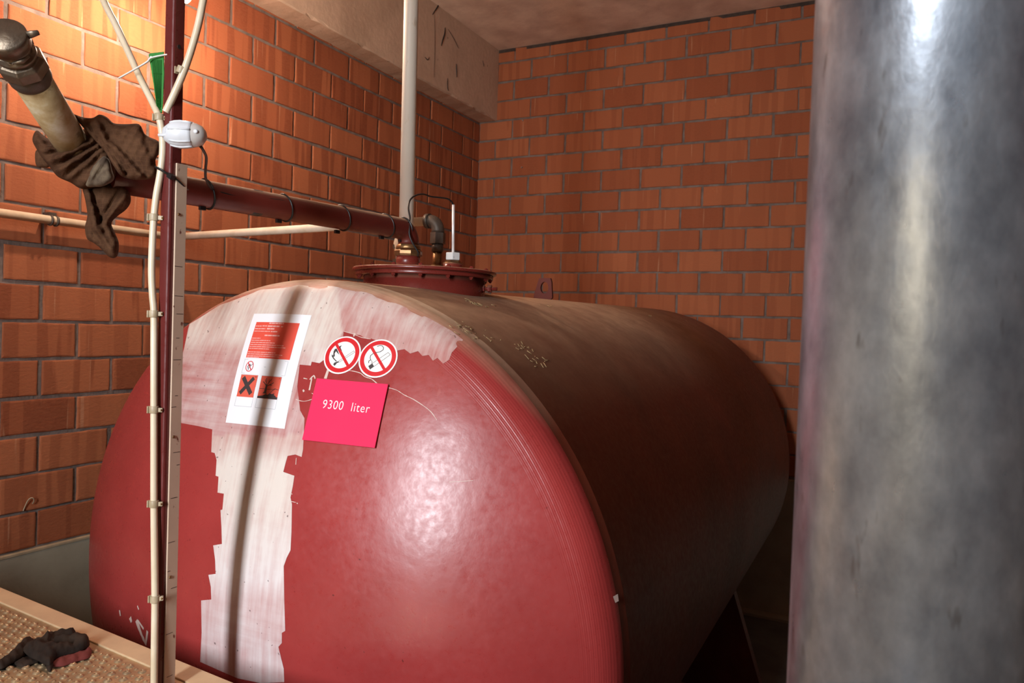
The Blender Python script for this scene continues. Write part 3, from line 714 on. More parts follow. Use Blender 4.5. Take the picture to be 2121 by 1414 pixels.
for x in (PXL+.03, -.4, 1.0, PXR-.1): MB().box((x, -2.28, -PZ), (x+.06, -2.22, -.006)).build('support_leg', M_IRON, plat)

# ------------------------------------------------------------------ post with hose clips, measuring strip
PD = 1.586
pc = at(347, 700, PD); PX, PY = pc.x, pc.y
post = empty('steel_post', (PX, PY, PZ), 'slim dark red square steel post standing on the platform before the tank', 'post')
h = .0145; top = CEIL-PZ
m = MB(); m.box((-h, -h, .004), (h, h, top)); m.build('square_tube', M_POST, post, bevel=.0045)
MB().box((-.035, -.035, 0.0045), (.035, .035, .009)).build('foot_plate', M_POST, post, bevel=.001)
hp = at(366, 101, PD-.008)-Vector((PX, PY, PZ))
MB().cyl((h-.001, hp.y*0, hp.z), (h+.0006, hp.y*0, hp.z), .0045, 16).build('drilled_hole', M_BLACK, post)
# milky hose running down the post
hpts = [(196, -60), (214, 0), (240, 52), (266, 108), (292, 165), (316, 212), (330, 245), (336, 280), (337, 315), (332, 360), (324, 405), (319, 450), (316, 500), (314, 560), (316, 610), (319, 650), (319, 750), (319, 850), (319, 950), (319, 1043), (320, 1150), (321, 1240), (320, 1330), (319, 1420), (319, 1440)]
hd = lambda y: PD-.020+.06*max(0, (245-y)/245)
hose = [at(x, y, hd(y)) for x, y in hpts]
q = hose[0]; hose = [Vector((q.x-.03, q.y+.02, CEIL)), Vector((q.x-.03, q.y+.02, CEIL-.2)), Vector((q.x-.035, q.y+.015, q.z+.25))]+hose
hs = MB().tube(spline(hose, 6), .0072, 14).build('hose', M_HOSE); tag(hs, 'long milky white hose clipped down the whole length of the red post', 'hose')
h2 = [at(x, y, PD-.028) for x, y in ((432, -60), (421, 0), (411, 50), (396, 104), (380, 150), (362, 192), (346, 226), (343, 232))]
q = h2[0]; h2 = [Vector((q.x, q.y+.02, CEIL)), Vector((q.x, q.y+.02, CEIL-.2)), Vector((q.x+.012, q.y+.01, q.z+.25))]+h2
hs2 = MB().tube(spline(h2, 6), .0075, 14).build('cut_hose', M_HOSE); tag(hs2, 'short milky hose with a cut end just above the white sensor plug', 'hose')
def clip(px, py, ptpx, root):
    c = at(px, py, hd(py) if px < 345 else PD-.028)-Vector((PX, PY, PZ)); s_ = at(*ptpx, PD-.016)-Vector((PX, PY, PZ))
    d = Vector((s_.x-c.x, s_.y-c.y, s_.z-c.z)); m = MB()
    m.lathe([(.0076, -.0075), (.0096, -.0072), (.0096, .0072), (.0076, .0075)], c, (0, 0, 1) if px < 345 else (.35, .1, .93), 18, cap=False)
    R_ = Matrix.Translation(c+d*.62) @ d.to_track_quat('X', 'Z').to_matrix().to_4x4(); m.box((-.0085, -.0035, -.0045), (.0065, .0035, .0045), 0, R_)
    side = at(px-11, py, hd(py) if px < 345 else PD-.03)-Vector((PX, PY, PZ)); R2 = Matrix.Translation(side) ; m.box((-.0016, -.004, -.0075), (.0016, .004, .0075), 0, R2)
    o = m.build('hose_clip', M_CLIP, root, bevel=.0008)
    MB().cyl(s_+Vector((0, -.001, 0)), s_+Vector((0, -.005, 0)), .0026, 12).build('nail_head', M_BRASS, o)
for (x, y), s_ in (((330, 243), (344, 246)), ((319, 450), (339, 452)), ((319, 650), (338, 650)), ((319, 848), (337, 849)), ((319, 1043), (337, 1043)), ((321, 1240), (338, 1238)), ((376, 145), (362, 150))): clip(x, y, s_, post)
# graduated strip on the post
m = MB(); zt = at(372, 341, PD).z-PZ; m.box((h+.0005, -.0020, .01), (h+.0045, .0245, zt))
strip = empty('measuring_strip', (PX, PY, PZ), 'narrow cream strip with dark tick marks fixed along the post', 'strip'); m.build('strip', M_STRIP, strip, bevel=.0006)
m = MB()
for py, w_ in ((552, .8), (613, .85), (650, .7), (745, .8), (820, .3), (843, .5), (938, .7), (1033, .7), (1033, .3), (1125, .7), (1223, .6), (1317, .7), (1408, .6), (700, .35), (965, .3), (1185, .3)):
    z = at(370, py, PD).z-PZ; y0 = -.0015+.024*(1-w_)*(py % 3)/2; MB().box((h+.0044, y0, z-.0006), (h+.0047, y0+.024*w_, z+.0006)).build('tick_mark', M_TICK, strip)
for py in (445, 905, 1198):
    z = at(369, py, PD).z-PZ; MB().lathe([(.0034, 0), (.003, .0014), (.001, .0019)], (h+.0045, .006, z), (1, 0, 0), 12).build('screw', M_BRASS, strip)

# green tag on a white cable tie
tg = empty('green_tag', at(325, 110, PD-.018), 'green ribbed plastic tag hanging from the white cable tie', 'tag')
def tg_pts(lst, d): return [at(x, y, d)-tg.location for x, y in lst]
def prism(m, pts, dv_, mi=0):
    n = len(pts); m.add([p for p in pts]+[p+dv_ for p in pts], [list(range(n))[::-1], [n+i for i in range(n)]]+[(i, (i+1) % n, n+(i+1) % n, n+i) for i in range(n)], mi)
TGO = [(308, 113), (312, 110), (339, 107), (339, 128), (340, 150), (338, 190), (337, 215), (335, 233), (326, 234), (322, 205), (318, 175), (313, 145)]
dd = FWD*.0022
m = MB(); prism(m, tg_pts(TGO, PD-.018), dd); m.build('body', M_GREEN, tg)
m = MB(); ax0 = tg_pts(TGO[:1], PD-.018)
for k in range(8):
    f = (k+.5)/8; xa, xb = 314+21.5*f, 325.5+8*f
    m.tube(tg_pts([(xa, 124), ((xa+xb)/2, 178), (xb, 226-4*(k % 2))], PD-.0186), .00062, 6)
for y in (152, 205, 212, 219, 226):
    f = (y-124)/110; m.tube(tg_pts([(314+11.5*f, y), (336-2.8*f, y+1)], PD-.0186), .0006, 6)
m.build('ribs', M_GREEND, tg)
m = MB(); e_ = tg_pts([(313, 119)], PD-.0185)[0]; m.cyl(e_, e_-FWD*.001, .0025, 14); m.build('eyelet', M_TIEW, tg)
wt = MB(); wt.tube(spline([at(366, 101, PD-.006), at(362, 107, PD-.016), at(350, 113, PD-.021), at(340, 114, PD-.0225), at(313, 120, PD-.025), at(305, 128, PD-.024), at(275, 146, PD-.02), at(246, 162, PD-.015)], 6), .0024, 8, flat=.6)
tag(wt.build('white_cable_tie', M_TIEW), 'white cable tie threaded through the post, holding the green tag', 'cable tie')

# white connector housing on the post
cx0 = at(336, 277, PD-.032); cx1 = at(429, 281, PD-.020); axv = (cx1-cx0); ln = axv.length; sen = empty('sensor_plug', (cx0+cx1)/2, 'white ribbed sensor plug mounted across the post', 'plug')
b0 = cx0-sen.location; K = .001
prof = [(0, .002), (.013, .004), (.019, .012), (.0255, .022), (.0285, .036), (.0285, .046), (.0265, .060), (.0255, .0665)]
sc_ = ln/.096
m = MB(); m.lathe([(r*1.02, d*sc_) for r, d in prof], b0, axv, 24); m.build('housing', M_SENSOR, sen)
m = MB(); m.lathe([(.0253, .0665*sc_), (.024, .075*sc_), (.019, .086*sc_), (.010, .093*sc_), (0, .096*sc_)], b0, axv, 24, cap=False); m.build('clear_nose', M_CLEAR, sen)
m = MB(); ax_ = axv.normalized(); up_ = (UP-ax_*UP.dot(ax_)).normalized(); fr_ = ax_.cross(up_)
if fr_.dot(FWD) > 0: fr_ = -fr_
def rib(ang, s0, s1, r_=.0020, o_=.0005):
    m.tube([b0+ax_*(s*sc_)+(fr_*math.cos(ang)+up_*math.sin(ang))*(rr+o_) for s, rr in s0], r_, 8)
for ang in (.18, -.75, 1.0, -1.3, 1.7):
    rib(ang, ((.020, .0245), (.030, .0275), (.042, .0288), (.056, .0275), (.066, .0262)), None)
m.build('ribs', M_SENSOR, sen)
m = MB(); q = b0+ax_*.004-up_*.006+fr_*.012; m.tube([q-ax_*.008, q+ax_*.004, q+ax_*.020+fr_*.010], [.003, .004, .0035], 8); q2 = b0+ax_*.078*sc_+fr_*.020+up_*.002
m.build('latch', M_SENSOR, sen)
m = MB(); m.lathe([(.0045, 0), (.0045, .004), (.002, .005)], q2, fr_, 12); m.build('button', M_SENSOR, sen)
m = MB(); q3 = b0+ax_*.0135+fr_*.0185+up_*.004; R_ = Matrix.Translation(q3) @ Matrix((ax_, up_, fr_)).transposed().to_4x4(); m.box((-.002, -.006, -.002), (.002, .006, .0025), 0, R_); m.build('window_slot', M_INKG, sen)

# ------------------------------------------------------------------ pipes
def elbow(m, a, b, c, r, R_, n=14, seg=10, mi=0):
    a, b, c = Vector(a), Vector(b), Vector(c); d1 = (b-a).normalized(); d2 = (c-b).normalized(); p0 = b-d1*R_; p1 = b+d2*R_
    pts = [p0*(1-t_)**2+b*2*t_*(1-t_)+p1*t_**2 for t_ in [i/seg for i in range(seg+1)]]; m.tube(pts, r, n, mi); return p0, p1
# red fill pipe from the manhole to the wrapped elbow at the left
rp = empty('fill_pipe', at(845, 475, 2.49), 'thick dark red fill pipe sloping from the rag to the manhole cover', 'pipe')
o_ = rp.location
P_r = at(846, 476, 2.49); P_p = at(383, 394, 1.87); dirp = (P_p-P_r).normalized()
P_l = P_r+dirp*((at(228, 373, 1.72)-P_r).dot(dirp))
PR = .0352
m = MB(); e0 = Vector((FRONT_N.x, FRONT_N.y, NZ+.10)); bend = P_r+dirp*-.0
bend = Vector((FRONT_N.x, FRONT_N.y, 0)); bend.z = P_r.z
pts = [P_l, P_l*.5+bend*.5]
p0 = bend+dirp*.055; p1 = bend+Vector((0, 0, -.05))
path = [P_l+(p0-P_l)*(i/8) for i in range(9)]+[p0*(1-t_)**2+bend*2*t_*(1-t_)+p1*t_**2 for t_ in [i/8 for i in range(1, 9)]]
m.tube([p-o_ for p in path], PR, 28); m.build('tube', M_PIPERED, rp)
m = MB(); zc0 = NZ+.05
m.cyl(Vector((FRONT_N.x, FRONT_N.y, p1.z-.004))-o_, Vector((FRONT_N.x, FRONT_N.y, zc0+.02))-o_, .034, 28)
m.build('stub', M_RED, rp)
m = MB(); B = lambda z: Vector((FRONT_N.x, FRONT_N.y, z))-o_
m.lathe([(.046, 0), (.048, .006), (.048, .016), (.044, .020)], B(zc0), (0, 0, 1), 8, smooth=False); m.lathe([(.041, 0), (.043, .004), (.040, .012), (.037, .016)], B(zc0+.022), (0, 0, 1), 28); m.build('union', M_BRASS, rp)
m = MB(); tb = at(512, 421, 2.05); tb = P_r+dirp*((tb-P_r).dot(dirp)); m.lathe([(PR+.0001, -.016), (PR+.0008, -.014), (PR+.0008, .014), (PR+.0001, .016)], tb-o_, dirp, 28, cap=False); m.build('dark_stain_band', M_BLACK, rp)  # dark smudge on the pipe, built as a thin band
# stained filler pipe and coupling at the far left
fb = at(175, 340, 1.735); ft = at(50, 139, 1.435); fa = (ft-fb).normalized(); fl = (ft-fb).length; RF = .0355
fp = empty('filler_neck', fb, 'stained cream filler pipe with grey coupling cap, rising from the rag', 'pipe')
m = MB(); m.lathe([(RF, -.02), (RF, fl+.02)], (0, 0, 0), fa, 36); m.build('tube', M_FILLER, fp)
m = MB(); q = fa*(fl-.008)
m.lathe([(RF+.0015, -.028), (RF+.004, -.02), (RF+.004, .0), (RF+.001, .004)], q, fa, 36, 0); m.build('sealing_band', M_IRON, fp)
m = MB(); m.lathe([(RF+.001, 0), (RF+.009, .001), (RF+.009, .024), (RF+.004, .031), (RF-.002, .034), (RF-.002, .050)], q+fa*.004, fa, 8, smooth=False, phase=.3); m.build('hex_collar', M_CAP, fp, bevel=.002)
m = MB(); m.lathe([(RF-.004, 0), (RF+.001, .003), (RF+.001, .010), (RF-.006, .014), (RF-.006, .026), (RF+.002, .030), (RF+.003, .052), (RF, .056), (0, .057)], q+fa*.040, fa, 36); m.build('cap', M_CAP, fp)
cr = RGT-fa*RGT.dot(fa); cr.normalize(); cu_ = fa.cross(cr)
for ang in (.25, 2.35, 4.4):
    dv2 = cr*math.cos(ang)+cu_*math.sin(ang); qq = q+fa*.088+dv2*(RF-.002); m = MB()
    m.tube([qq, qq+dv2*.012+fa*.003, qq+dv2*.024+fa*.006], [.0075, .0065, .0045], 10, flat=.5); m.build('lug', M_CAP, fp)
for ang in (5.4, .9):
    dv2 = cr*math.cos(ang)+cu_*math.sin(ang); sd = fa.cross(dv2); qq = q+fa*.060+dv2*(RF-.003); m = MB(); m.tube([qq-sd*.016, qq+dv2*.004, qq+sd*.016], [.002, .0045, .002], 8); m.build('cam_ridge', M_CAP, fp)
# thin cream pipe along the left wall, turning to cross towards the tank
wy = 2.305; wz = .353+ZO; wx = XL+.052
wp = empty('wall_pipe', (wx, wy, wz), 'thin cream pipe along the brick wall, crossing behind the post to the manhole', 'pipe'); o_ = wp.location
EL = aty(908, 457, wy); pxr = EL.x; zr = EL.z
m = MB(); m.cyl(Vector((wx, YF+.3, wz-.004))-o_, Vector((wx, wy-.04, wz))-o_, .0168, 24); m.build('wall_run', M_CREAM, wp)
m = MB(); elbow(m, Vector((wx, wy-.1, wz))-o_, (0, 0, 0), Vector((pxr, wy, zr))-o_, .0185, .05); m.build('wall_elbow', M_CREAM, wp)
m = MB(); m.cyl(Vector((wx+.04, wy, wz+.001))-o_, Vector((pxr-.05, wy, zr))-o_, .0168, 24); m.build('cross_run', M_CREAM, wp)
m = MB(); E_ = Vector((pxr, wy, zr))-o_; q0, q1 = elbow(m, E_-Vector((.2, 0, 0)), E_, E_-Vector((0, 0, .2)), .024, .045, 24)
m.lathe([(.0275, 0), (.0275, .016)], E_-Vector((.052, 0, 0)), (1, 0, 0), 24); m.build('iron_elbow', M_IRON, wp)
m = MB(); Zb = NZ+.013; m.hexa(E_-Vector((0, 0, .045)), E_-Vector((0, 0, .085)), .029); m.cyl(E_-Vector((0, 0, .083)), E_-Vector((0, 0, .115)), .0215, 24)
zz = Zb-(o_.z+E_.z); m.build('union_nut', M_IRON, wp)
m = MB(); m.cyl(E_-Vector((0, 0, .11)), E_+Vector((0, 0, zz)), .0175, 20); m.lathe([(.026, 0), (.03, .008), (.028, .022), (.021, .03)], E_+Vector((0, 0, zz)), (0, 0, 1), 20); m.build('riser', M_BRASS, wp)
cl = atx(110, 457, wx)-o_; m = MB()
for dy in (-.011, .011): m.lathe([(.0172, -.004), (.0215, -.0035), (.0215, .0035), (.0172, .004)], cl+Vector((0, dy, 0)), (0, 1, 0), 20, cap=False)
m.box((-.047, cl.y-.006, cl.z-.006), (-.016, cl.y+.006, cl.z+.006)); m.box((-.046, cl.y-.014, cl.z+.016), (-.002, cl.y+.014, cl.z+.032)); m.build('pipe_bracket', M_IRON, wp)
# white vent pipe up to the ceiling
vb = at(841, 500, 2.64); vt = at(852, 0, 2.66); vx = vt-vb; vx_n = vx.normalized()
vp = empty('vent_pipe', (vb.x, vb.y, NZ+.013), 'tall white vent pipe rising from the manhole to the ceiling', 'pipe'); o_ = vp.location
ctop = vb+vx_n*((CEIL+.0-vb.z)/vx_n.z)
m = MB(); m.cyl(Vector((vb.x, vb.y, NZ+.115))-o_, ctop-o_, .0262, 32); m.build('tube', M_WPIPE, vp)
m = MB(); m.lathe([(.026, 0), (.034, .006), (.042, .03), (.044, .05), (.036, .085), (.027, .11)], (0, 0, .045), (0, 0, 1), 28); m.build('reducer', M_CREAM, vp)
m = MB(); m.lathe([(.046, 0), (.046, .018)], (0, 0, .020), (0, 0, 1), 6, smooth=False); m.lathe([(.047, 0), (.047, .014)], (0, 0, .075), (0, 0, 1), 6, smooth=False); m.cyl((0, 0, -.001), (0, 0, .05), .036, 24); m.build('union_nut', M_IRON, vp)

# level probe on the right nozzle
pz = NZ+.046
pr = empty('level_probe', (RIGHT_N.x, RIGHT_N.y, pz), 'bright probe rod with light grey hex head on the manhole', 'probe')
m = MB(); m.lathe([(.030, 0), (.030, .012)], (0, 0, 0), (0, 0, 1), 6, smooth=False); m.lathe([(.036, -.001), (.036, .003)], (0, 0, 0), (0, 0, 1), 28); m.build('lock_nut', M_BRASS, pr)
m = MB(); m.lathe([(.026, 0), (.0285, .002), (.0285, .026), (.026, .028)], (0, 0, .012), (0, 0, 1), 6, smooth=False, phase=.25); m.build('hex_head', M_GREY, pr, bevel=.0015)
rt_ = at(939, 424, 2.69)-pr.location; m = MB(); m.cyl((0, 0, .04), rt_, .0052, 16); m.build('rod', M_ROD, pr)
fq = (CAM-pr.location); fq.z = 0; fq.normalize(); m = MB(); m.lathe([(.004, 0), (.004, .002), (.0015, .002)], fq*.0245+Vector((0, 0, .022)), fq, 14); m.build('grub_screw', M_STEEL, pr)

# black sensor cable: plug, along the fill pipe, loop to the probe
def along(s, side=.0): return P_r+(P_l-P_r)*s
def cab(px, py, s_front=.037):
    """a point on the camera side of the fill pipe seen at this pixel"""
    r = ray(px, py); n = dirp.cross(r); # closest approach of the ray to the pipe axis
    w0 = CAM-P_r; a_ = r.dot(r); b_ = r.dot(dirp); c_ = dirp.dot(dirp); d_ = r.dot(w0); e__ = dirp.dot(w0)
    t_ = (b_*e__-c_*d_)/(a_*c_-b_*b_); s_ = (a_*e__-b_*d_)/(a_*c_-b_*b_)
    p = CAM+r*t_; ax = P_r+dirp*s_; off = (p-ax); dist = min(off.length, s_front*.97); back = math.sqrt(max(s_front**2-dist**2, 0)); return p-r.normalized()*back
cpts = [at(411, 299, PD-.012), at(419, 308, PD+.0), at(427, 325, PD+.05), at(426, 348, PD+.12), at(426, 368, PD+.18), at(433, 383, 1.84)]
cpts += [cab(x, y, .0385) for x, y in ((442, 393), (460, 399), (490, 406), (520, 409), (560, 412), (593, 417), (640, 428), (700, 443), (750, 452), (800, 459), (833, 463))]
cpts += [at(846, 460, 2.45), at(849, 450, 2.46), at(846, 432, 2.47), at(849, 415, 2.50), at(860, 405, 2.53), at(876, 402, 2.57), at(893, 407, 2.61), at(910, 409, 2.64), at(928, 412, 2.67), at(937, 420, 2.685), at(939, 428, 2.69)]
cb = MB().tube(spline(cpts, 6), .0030, 10).build('sensor_cable', M_BLACK); tag(cb, 'thin black cable from the sensor plug along the fill pipe to the probe', 'cable')
c2 = [at(834, 461, 2.452), at(847, 466, 2.445), at(848, 485, 2.44), at(853, 500, 2.44), at(860, 512, 2.445), at(866, 522, 2.45), at(866, 530, 2.46)]
cb2 = MB().tube(spline(c2, 6), .0030, 10).build('earth_wire', M_BLACK); tag(cb2, 'short black wire dropping from the fill pipe end to its nozzle', 'cable')
def tie_round(px, py, label, tail, r_=.0030):
    r = ray(px, py); w0 = CAM-P_r; b_ = r.dot(dirp); a_ = r.dot(r); d_ = r.dot(w0); e__ = dirp.dot(w0); s_ = (a_*e__-b_*d_)/(a_-b_*b_)
    c = P_r+dirp*s_; m = MB(); x = dirp.cross(UP).normalized(); y = x.cross(dirp)
    pts = [c+(x*math.cos(2*PI*k/40)+y*math.sin(2*PI*k/40))*(PR+.0022)+dirp*.010*math.sin(2*PI*k/40) for k in range(40)]
    m.tube(pts, r_, 8, closed=True, flat=.5)
    o = empty('cable_tie', c, label, 'cable tie', 'black cable ties on the fill pipe')
    for i in range(len(m.v)): m.v[i] -= c
    m.build('strap', M_TIE, o)
    hp_ = at(*tail, (c-CAM).dot(FWD)-.012)-c; m = MB(); R_ = Matrix.Translation(hp_) @ dirp.to_track_quat('X', 'Z').to_matrix().to_4x4(); m.box((-.008, -.005, -.005), (.008, .005, .0055), 0, R_); m.build('lock_head', M_TIE, o, bevel=.001)
    return o
tie_round(427, 404, 'black cable tie on the fill pipe, nearest the post', (419, 431))
tie_round(588, 434, 'black cable tie on the fill pipe, second from the post', (577, 458))
tie_round(707, 460, 'black cable tie on the fill pipe, third from the post', (698, 480))
tie_round(798, 475, 'black cable tie on the fill pipe, fourth from the post', (790, 492))
tie_round(836, 480, 'black cable tie at the tank end of the fill pipe', (830, 498))
bt = MB(); bt.tube(spline([at(322, 346, PD-.030), at(334, 352, PD-.0345), at(348, 361, PD-.028), at(357, 366, PD-.020), at(370, 376, PD-.012), at(382, 388, PD+.006), at(388, 392, PD+.03)], 6), .0036, 8, flat=.55)
Rb = Matrix.Translation(at(354, 365, PD-.027)) @ Matrix.Rotation(.5, 4, 'Y'); bt.box((-.007, -.005, -.005), (.007, .005, .005), 0, Rb)
tag(bt.build('post_cable_tie', M_TIE), 'black cable tie strapped across hose, post and measuring strip', 'cable tie')

# ------------------------------------------------------------------ cloth things, inflated from folded outlines
def pillow(m, poly, depth, thick, folds, mi=0, grid=5.0, edge=14., tilt=None, closedback=True):
    """a folded cloth mass: poly is its outline seen from the front, thick its half thickness (m), folds = [(x0,y0,x1,y1,width px,height m)]"""
    P = spline([(x, y, 0) for x, y in poly], 4, True); vo, fs, be = fill(P, grid); VV = [Vector((v.x, v.y, 0)) for v in vo]
    seg = [(P[i], P[(i+1) % len(P)]) for i in range(len(P))]
    def dist(p):
        b_ = 1e9
        for a_, c_ in seg:
            d = c_-a_; t_ = max(0, min(1, (p-a_).dot(d)/max(d.length_squared, 1e-9))); b_ = min(b_, (p-a_-d*t_).length)
        return b_
    fv, bv = [], []
    for co in VV:
        q = min(dist(co)/edge, 1.); infl = math.sqrt(max(q*(2-q), 0)); fz = 0.
        for x0, y0, x1, y1, w_, hgt in folds:
            d = Vector((x1-x0, y1-y0, 0)); t_ = (co-Vector((x0, y0, 0))).dot(d)/d.length_squared; tt = max(0, min(1, t_)); dd_ = (co-Vector((x0, y0, 0))-d*tt).length
            fz += hgt*math.exp(-(dd_/w_)**2)*(1 if 0 <= t_ <= 1 else .6)
        fz += .0015*math.sin(co.x*.31+co.y*.17)+.001*math.sin(co.x*.13-co.y*.41)
        D = depth(co.x, co.y) if callable(depth) else depth
        fv.append(at(co.x, co.y, D-infl*thick-fz*infl)); bv.append(at(co.x, co.y, D+infl*thick*.8-fz*.6*infl+.002))
    n = len(fv)
    m.add(fv+bv, fs+[[n+i for i in f[::-1]] for f in fs]+[(j, i, n+i, n+j) for i, j in be], mi, True)
rag = empty('rag', at(200, 320, 1.70), 'dirty brown checked rag wrapped round the pipe joint', 'rag'); ro = rag.location
def ragbuild(m, name, mt):
    for i in range(len(m.v)): m.v[i] -= ro
    return m.build(name, mt, rag)
m = MB()
pillow(m, [(67, 288), (76, 270), (95, 284), (118, 293), (146, 290), (166, 275), (180, 262), (205, 262), (226, 290), (240, 330), (238, 372), (205, 386), (170, 391), (146, 378), (120, 366), (104, 347), (88, 328), (74, 306)], lambda x, y: 1.72-.0002*(240-x), .062,
       [(72, 292, 165, 284, 5, .010), (85, 312, 175, 296, 6, .012), (100, 335, 195, 290, 6, .014), (118, 355, 205, 300, 5, .012), (140, 372, 215, 305, 6, .012), (170, 385, 225, 320, 7, .012), (90, 322, 185, 292, 4, -.012), (112, 347, 200, 296, 4, -.012), (133, 366, 210, 303, 4, -.012)], 0, 4.5, 30)
ragbuild(m, 'wrap', M_RAG)
m = MB()
pillow(m, [(150, 237), (172, 243), (192, 244), (206, 237), (222, 243), (236, 255), (262, 257), (288, 257), (299, 276), (308, 283), (330, 294), (333, 312), (322, 332), (325, 364), (290, 373), (254, 366), (236, 345), (218, 315), (198, 292), (176, 268)], lambda x, y: 1.635+.0004*(x-150)*.2, .024,
       [(155, 240, 250, 355, 7, .016), (170, 243, 262, 360, 5, -.012), (196, 246, 222, 300, 5, .012), (206, 240, 240, 300, 6, -.006), (232, 300, 292, 366, 6, .012), (245, 300, 305, 365, 4, -.008), (240, 262, 300, 300, 10, .008), (300, 285, 322, 345, 6, -.008), (212, 300, 255, 362, 5, .01)], 0, 4.5, 16)
ragbuild(m, 'flap', M_RAG)
m = MB()
pillow(m, [(171, 382), (200, 380), (240, 376), (266, 396), (271, 416), (262, 433), (243, 448), (231, 462), (238, 482), (246, 503), (243, 530), (228, 533), (208, 514), (194, 503), (180, 494), (176, 470), (181, 445), (176, 412)], lambda x, y: 1.735, .024,
       [(178, 390, 200, 480, 7, .014), (188, 385, 215, 470, 5, -.012), (262, 400, 212, 470, 6, .014), (250, 395, 205, 460, 5, -.010), (200, 470, 235, 525, 7, .012), (190, 480, 215, 510, 4, -.012), (222, 470, 242, 520, 4, .006)], 0, 4.5, 15)
ragbuild(m, 'hanging_end', M_RAG)
m = MB()
pillow(m, [(178, 384), (182, 362), (195, 340), (214, 322), (226, 330), (232, 352), (236, 372), (215, 385), (196, 387)], lambda x, y: 1.655, .022, [(185, 370, 215, 330, 6, .008), (215, 380, 228, 345, 6, .006)], 0, 4.5, 12)
ragbuild(m, 'stained_fold', M_RAGD)
m = MB(); pillow(m, [(74, 312), (92, 314), (108, 330), (104, 344), (92, 347), (75, 343)], lambda x, y: 1.735, .014, [], 0, 5, 8); ragbuild(m, 'loose_corner', M_RAG)

# work glove lying on the platform
gl = empty('work_glove', atz(110, 1345, PZ), 'crumpled dark work glove with red lining lying on the platform', 'glove'); go = gl.location
def gpillow(poly, thick, folds, name, mt, zlift=.006, edge=16., grid=5.):
    m = MB(); P = spline([(x, y, 0) for x, y in poly], 4, True); vo, fs, be = fill(P, grid); VV = [Vector((v.x, v.y, 0)) for v in vo]
    seg = [(P[i], P[(i+1) % len(P)]) for i in range(len(P))]; tv, bv = [], []
    for co in VV:
        b_ = 1e9
        for a_, c_ in seg:
            d = c_-a_; t_ = max(0, min(1, (co-a_).dot(d)/max(d.length_squared, 1e-9))); b_ = min(b_, (co-a_-d*t_).length)
        q = min(b_/edge, 1.); infl = math.sqrt(max(q*(2-q), 0)); fz = 0
        for x0, y0, x1, y1, w_, hgt in folds:
            d = Vector((x1-x0, y1-y0, 0)); t_ = max(0, min(1, (co-Vector((x0, y0, 0))).dot(d)/d.length_squared)); fz += hgt*math.exp(-((co-Vector((x0, y0, 0))-d*t_).length/w_)**2)
        fz += .0016*math.sin(co.x*.30+co.y*.23)+.0014*math.sin(co.x*.17-co.y*.35+1)
        base = atz(co.x, co.y, PZ+zlift); tv.append(base+Vector((0, 0, max(infl*(thick*.7+fz), 0)))); bv.append(base-Vector((0, 0, .002)))
    n = len(tv)
    m.add(tv+bv, [f[::-1] for f in fs]+[[n+i for i in f] for f in fs]+[(i, j, n+j, n+i) for i, j in be], 0, True)
    for i in range(len(m.v)): m.v[i] -= go
    return m.build(name, mt, gl)
gpillow([(96, 1366), (118, 1356), (150, 1346), (176, 1338), (188, 1342), (190, 1354), (182, 1362), (160, 1368), (130, 1378), (104, 1378)], .010, [], 'lining', M_GLOVER, .005, 8)
gpillow([(48, 1342), (70, 1328), (95, 1322), (118, 1318), (146, 1312), (158, 1318), (176, 1324), (186, 1334), (168, 1346), (140, 1354), (116, 1362), (104, 1376), (92, 1374), (78, 1366), (60, 1358)], .020, [(58, 1352, 100, 1332, 5, .012), (100, 1332, 128, 1326, 6, .007), (118, 1336, 182, 1331, 4, .012), (112, 1322, 150, 1317, 4, .012), (80, 1352, 112, 1348, 5, .010), (104, 1338, 150, 1341, 4, -.012), (66, 1341, 92, 1336, 3, -.012), (112, 1330, 145, 1325, 3, -.012), (100, 1360, 140, 1346, 4, .008), (124, 1345, 178, 1338, 3, .006)], 'palm', M_GLOVE, .014, 11, 4.)
gpillow([(-6, 1376), (14, 1360), (34, 1340), (48, 1326), (64, 1322), (74, 1330), (60, 1344), (44, 1360), (22, 1374), (2, 1384)], .012, [(0, 1378, 60, 1328, 5, .006)], 'finger', M_GLOVE, .007, 9, 4.)
gpillow([(30, 1372), (48, 1362), (70, 1356), (84, 1366), (66, 1374), (44, 1380)], .007, [], 'finger', M_GLOVE, .005, 7, 4.)
gpillow([(84, 1328), (104, 1314), (124, 1312), (140, 1306), (154, 1308), (160, 1318), (140, 1322), (112, 1328)], .012, [(100, 1320, 150, 1312, 4, .006)], 'finger', M_GLOVE, .012, 7, 4.)
gpillow([(94, 1362), (112, 1352), (120, 1358), (112, 1372), (106, 1388), (98, 1386)], .010, [], 'thumb', M_GLOVE, .007, 6, 4.)
# oil stain under the glove
m = MB(); pp = spline([atz(x, y, PZ+.0012) for x, y in ((-15, 1386), (20, 1386), (45, 1372), (70, 1372), (90, 1378), (108, 1381), (140, 1370), (170, 1362), (190, 1352), (188, 1345), (120, 1340), (50, 1346), (0, 1366), (-20, 1378))], 4, True)
m.add(pp, [list(range(len(pp)))[::-1]]); tag(m.build('oil_puddle', M_OIL), 'small dark oily wet patch under the glove', 'puddle')

# ------------------------------------------------------------------ big galvanised pipe close to the camera
gd = .737; gdir = ray(1916, 700); gdir.z = 0; gdir.normalize(); gc = gdir*gd
gp = empty('galvanised_pipe', (gc.x, gc.y, PZ), 'wide blotchy galvanised pipe, the thickest upright pipe in the room', 'pipe')
m = MB(); m.lathe([(.1005, .004), (.1005, CEIL-PZ)], (0, 0, 0), (0, 0, 1), 128); m.build('tube', M_GALV, gp)
m = MB(); m.lathe([(.1005, .0045), (.135, .005), (.135, .010), (.104, .011)], (0, 0, 0), (0, 0, 1), 64, cap=False); m.build('foot_collar', M_GALV, gp)

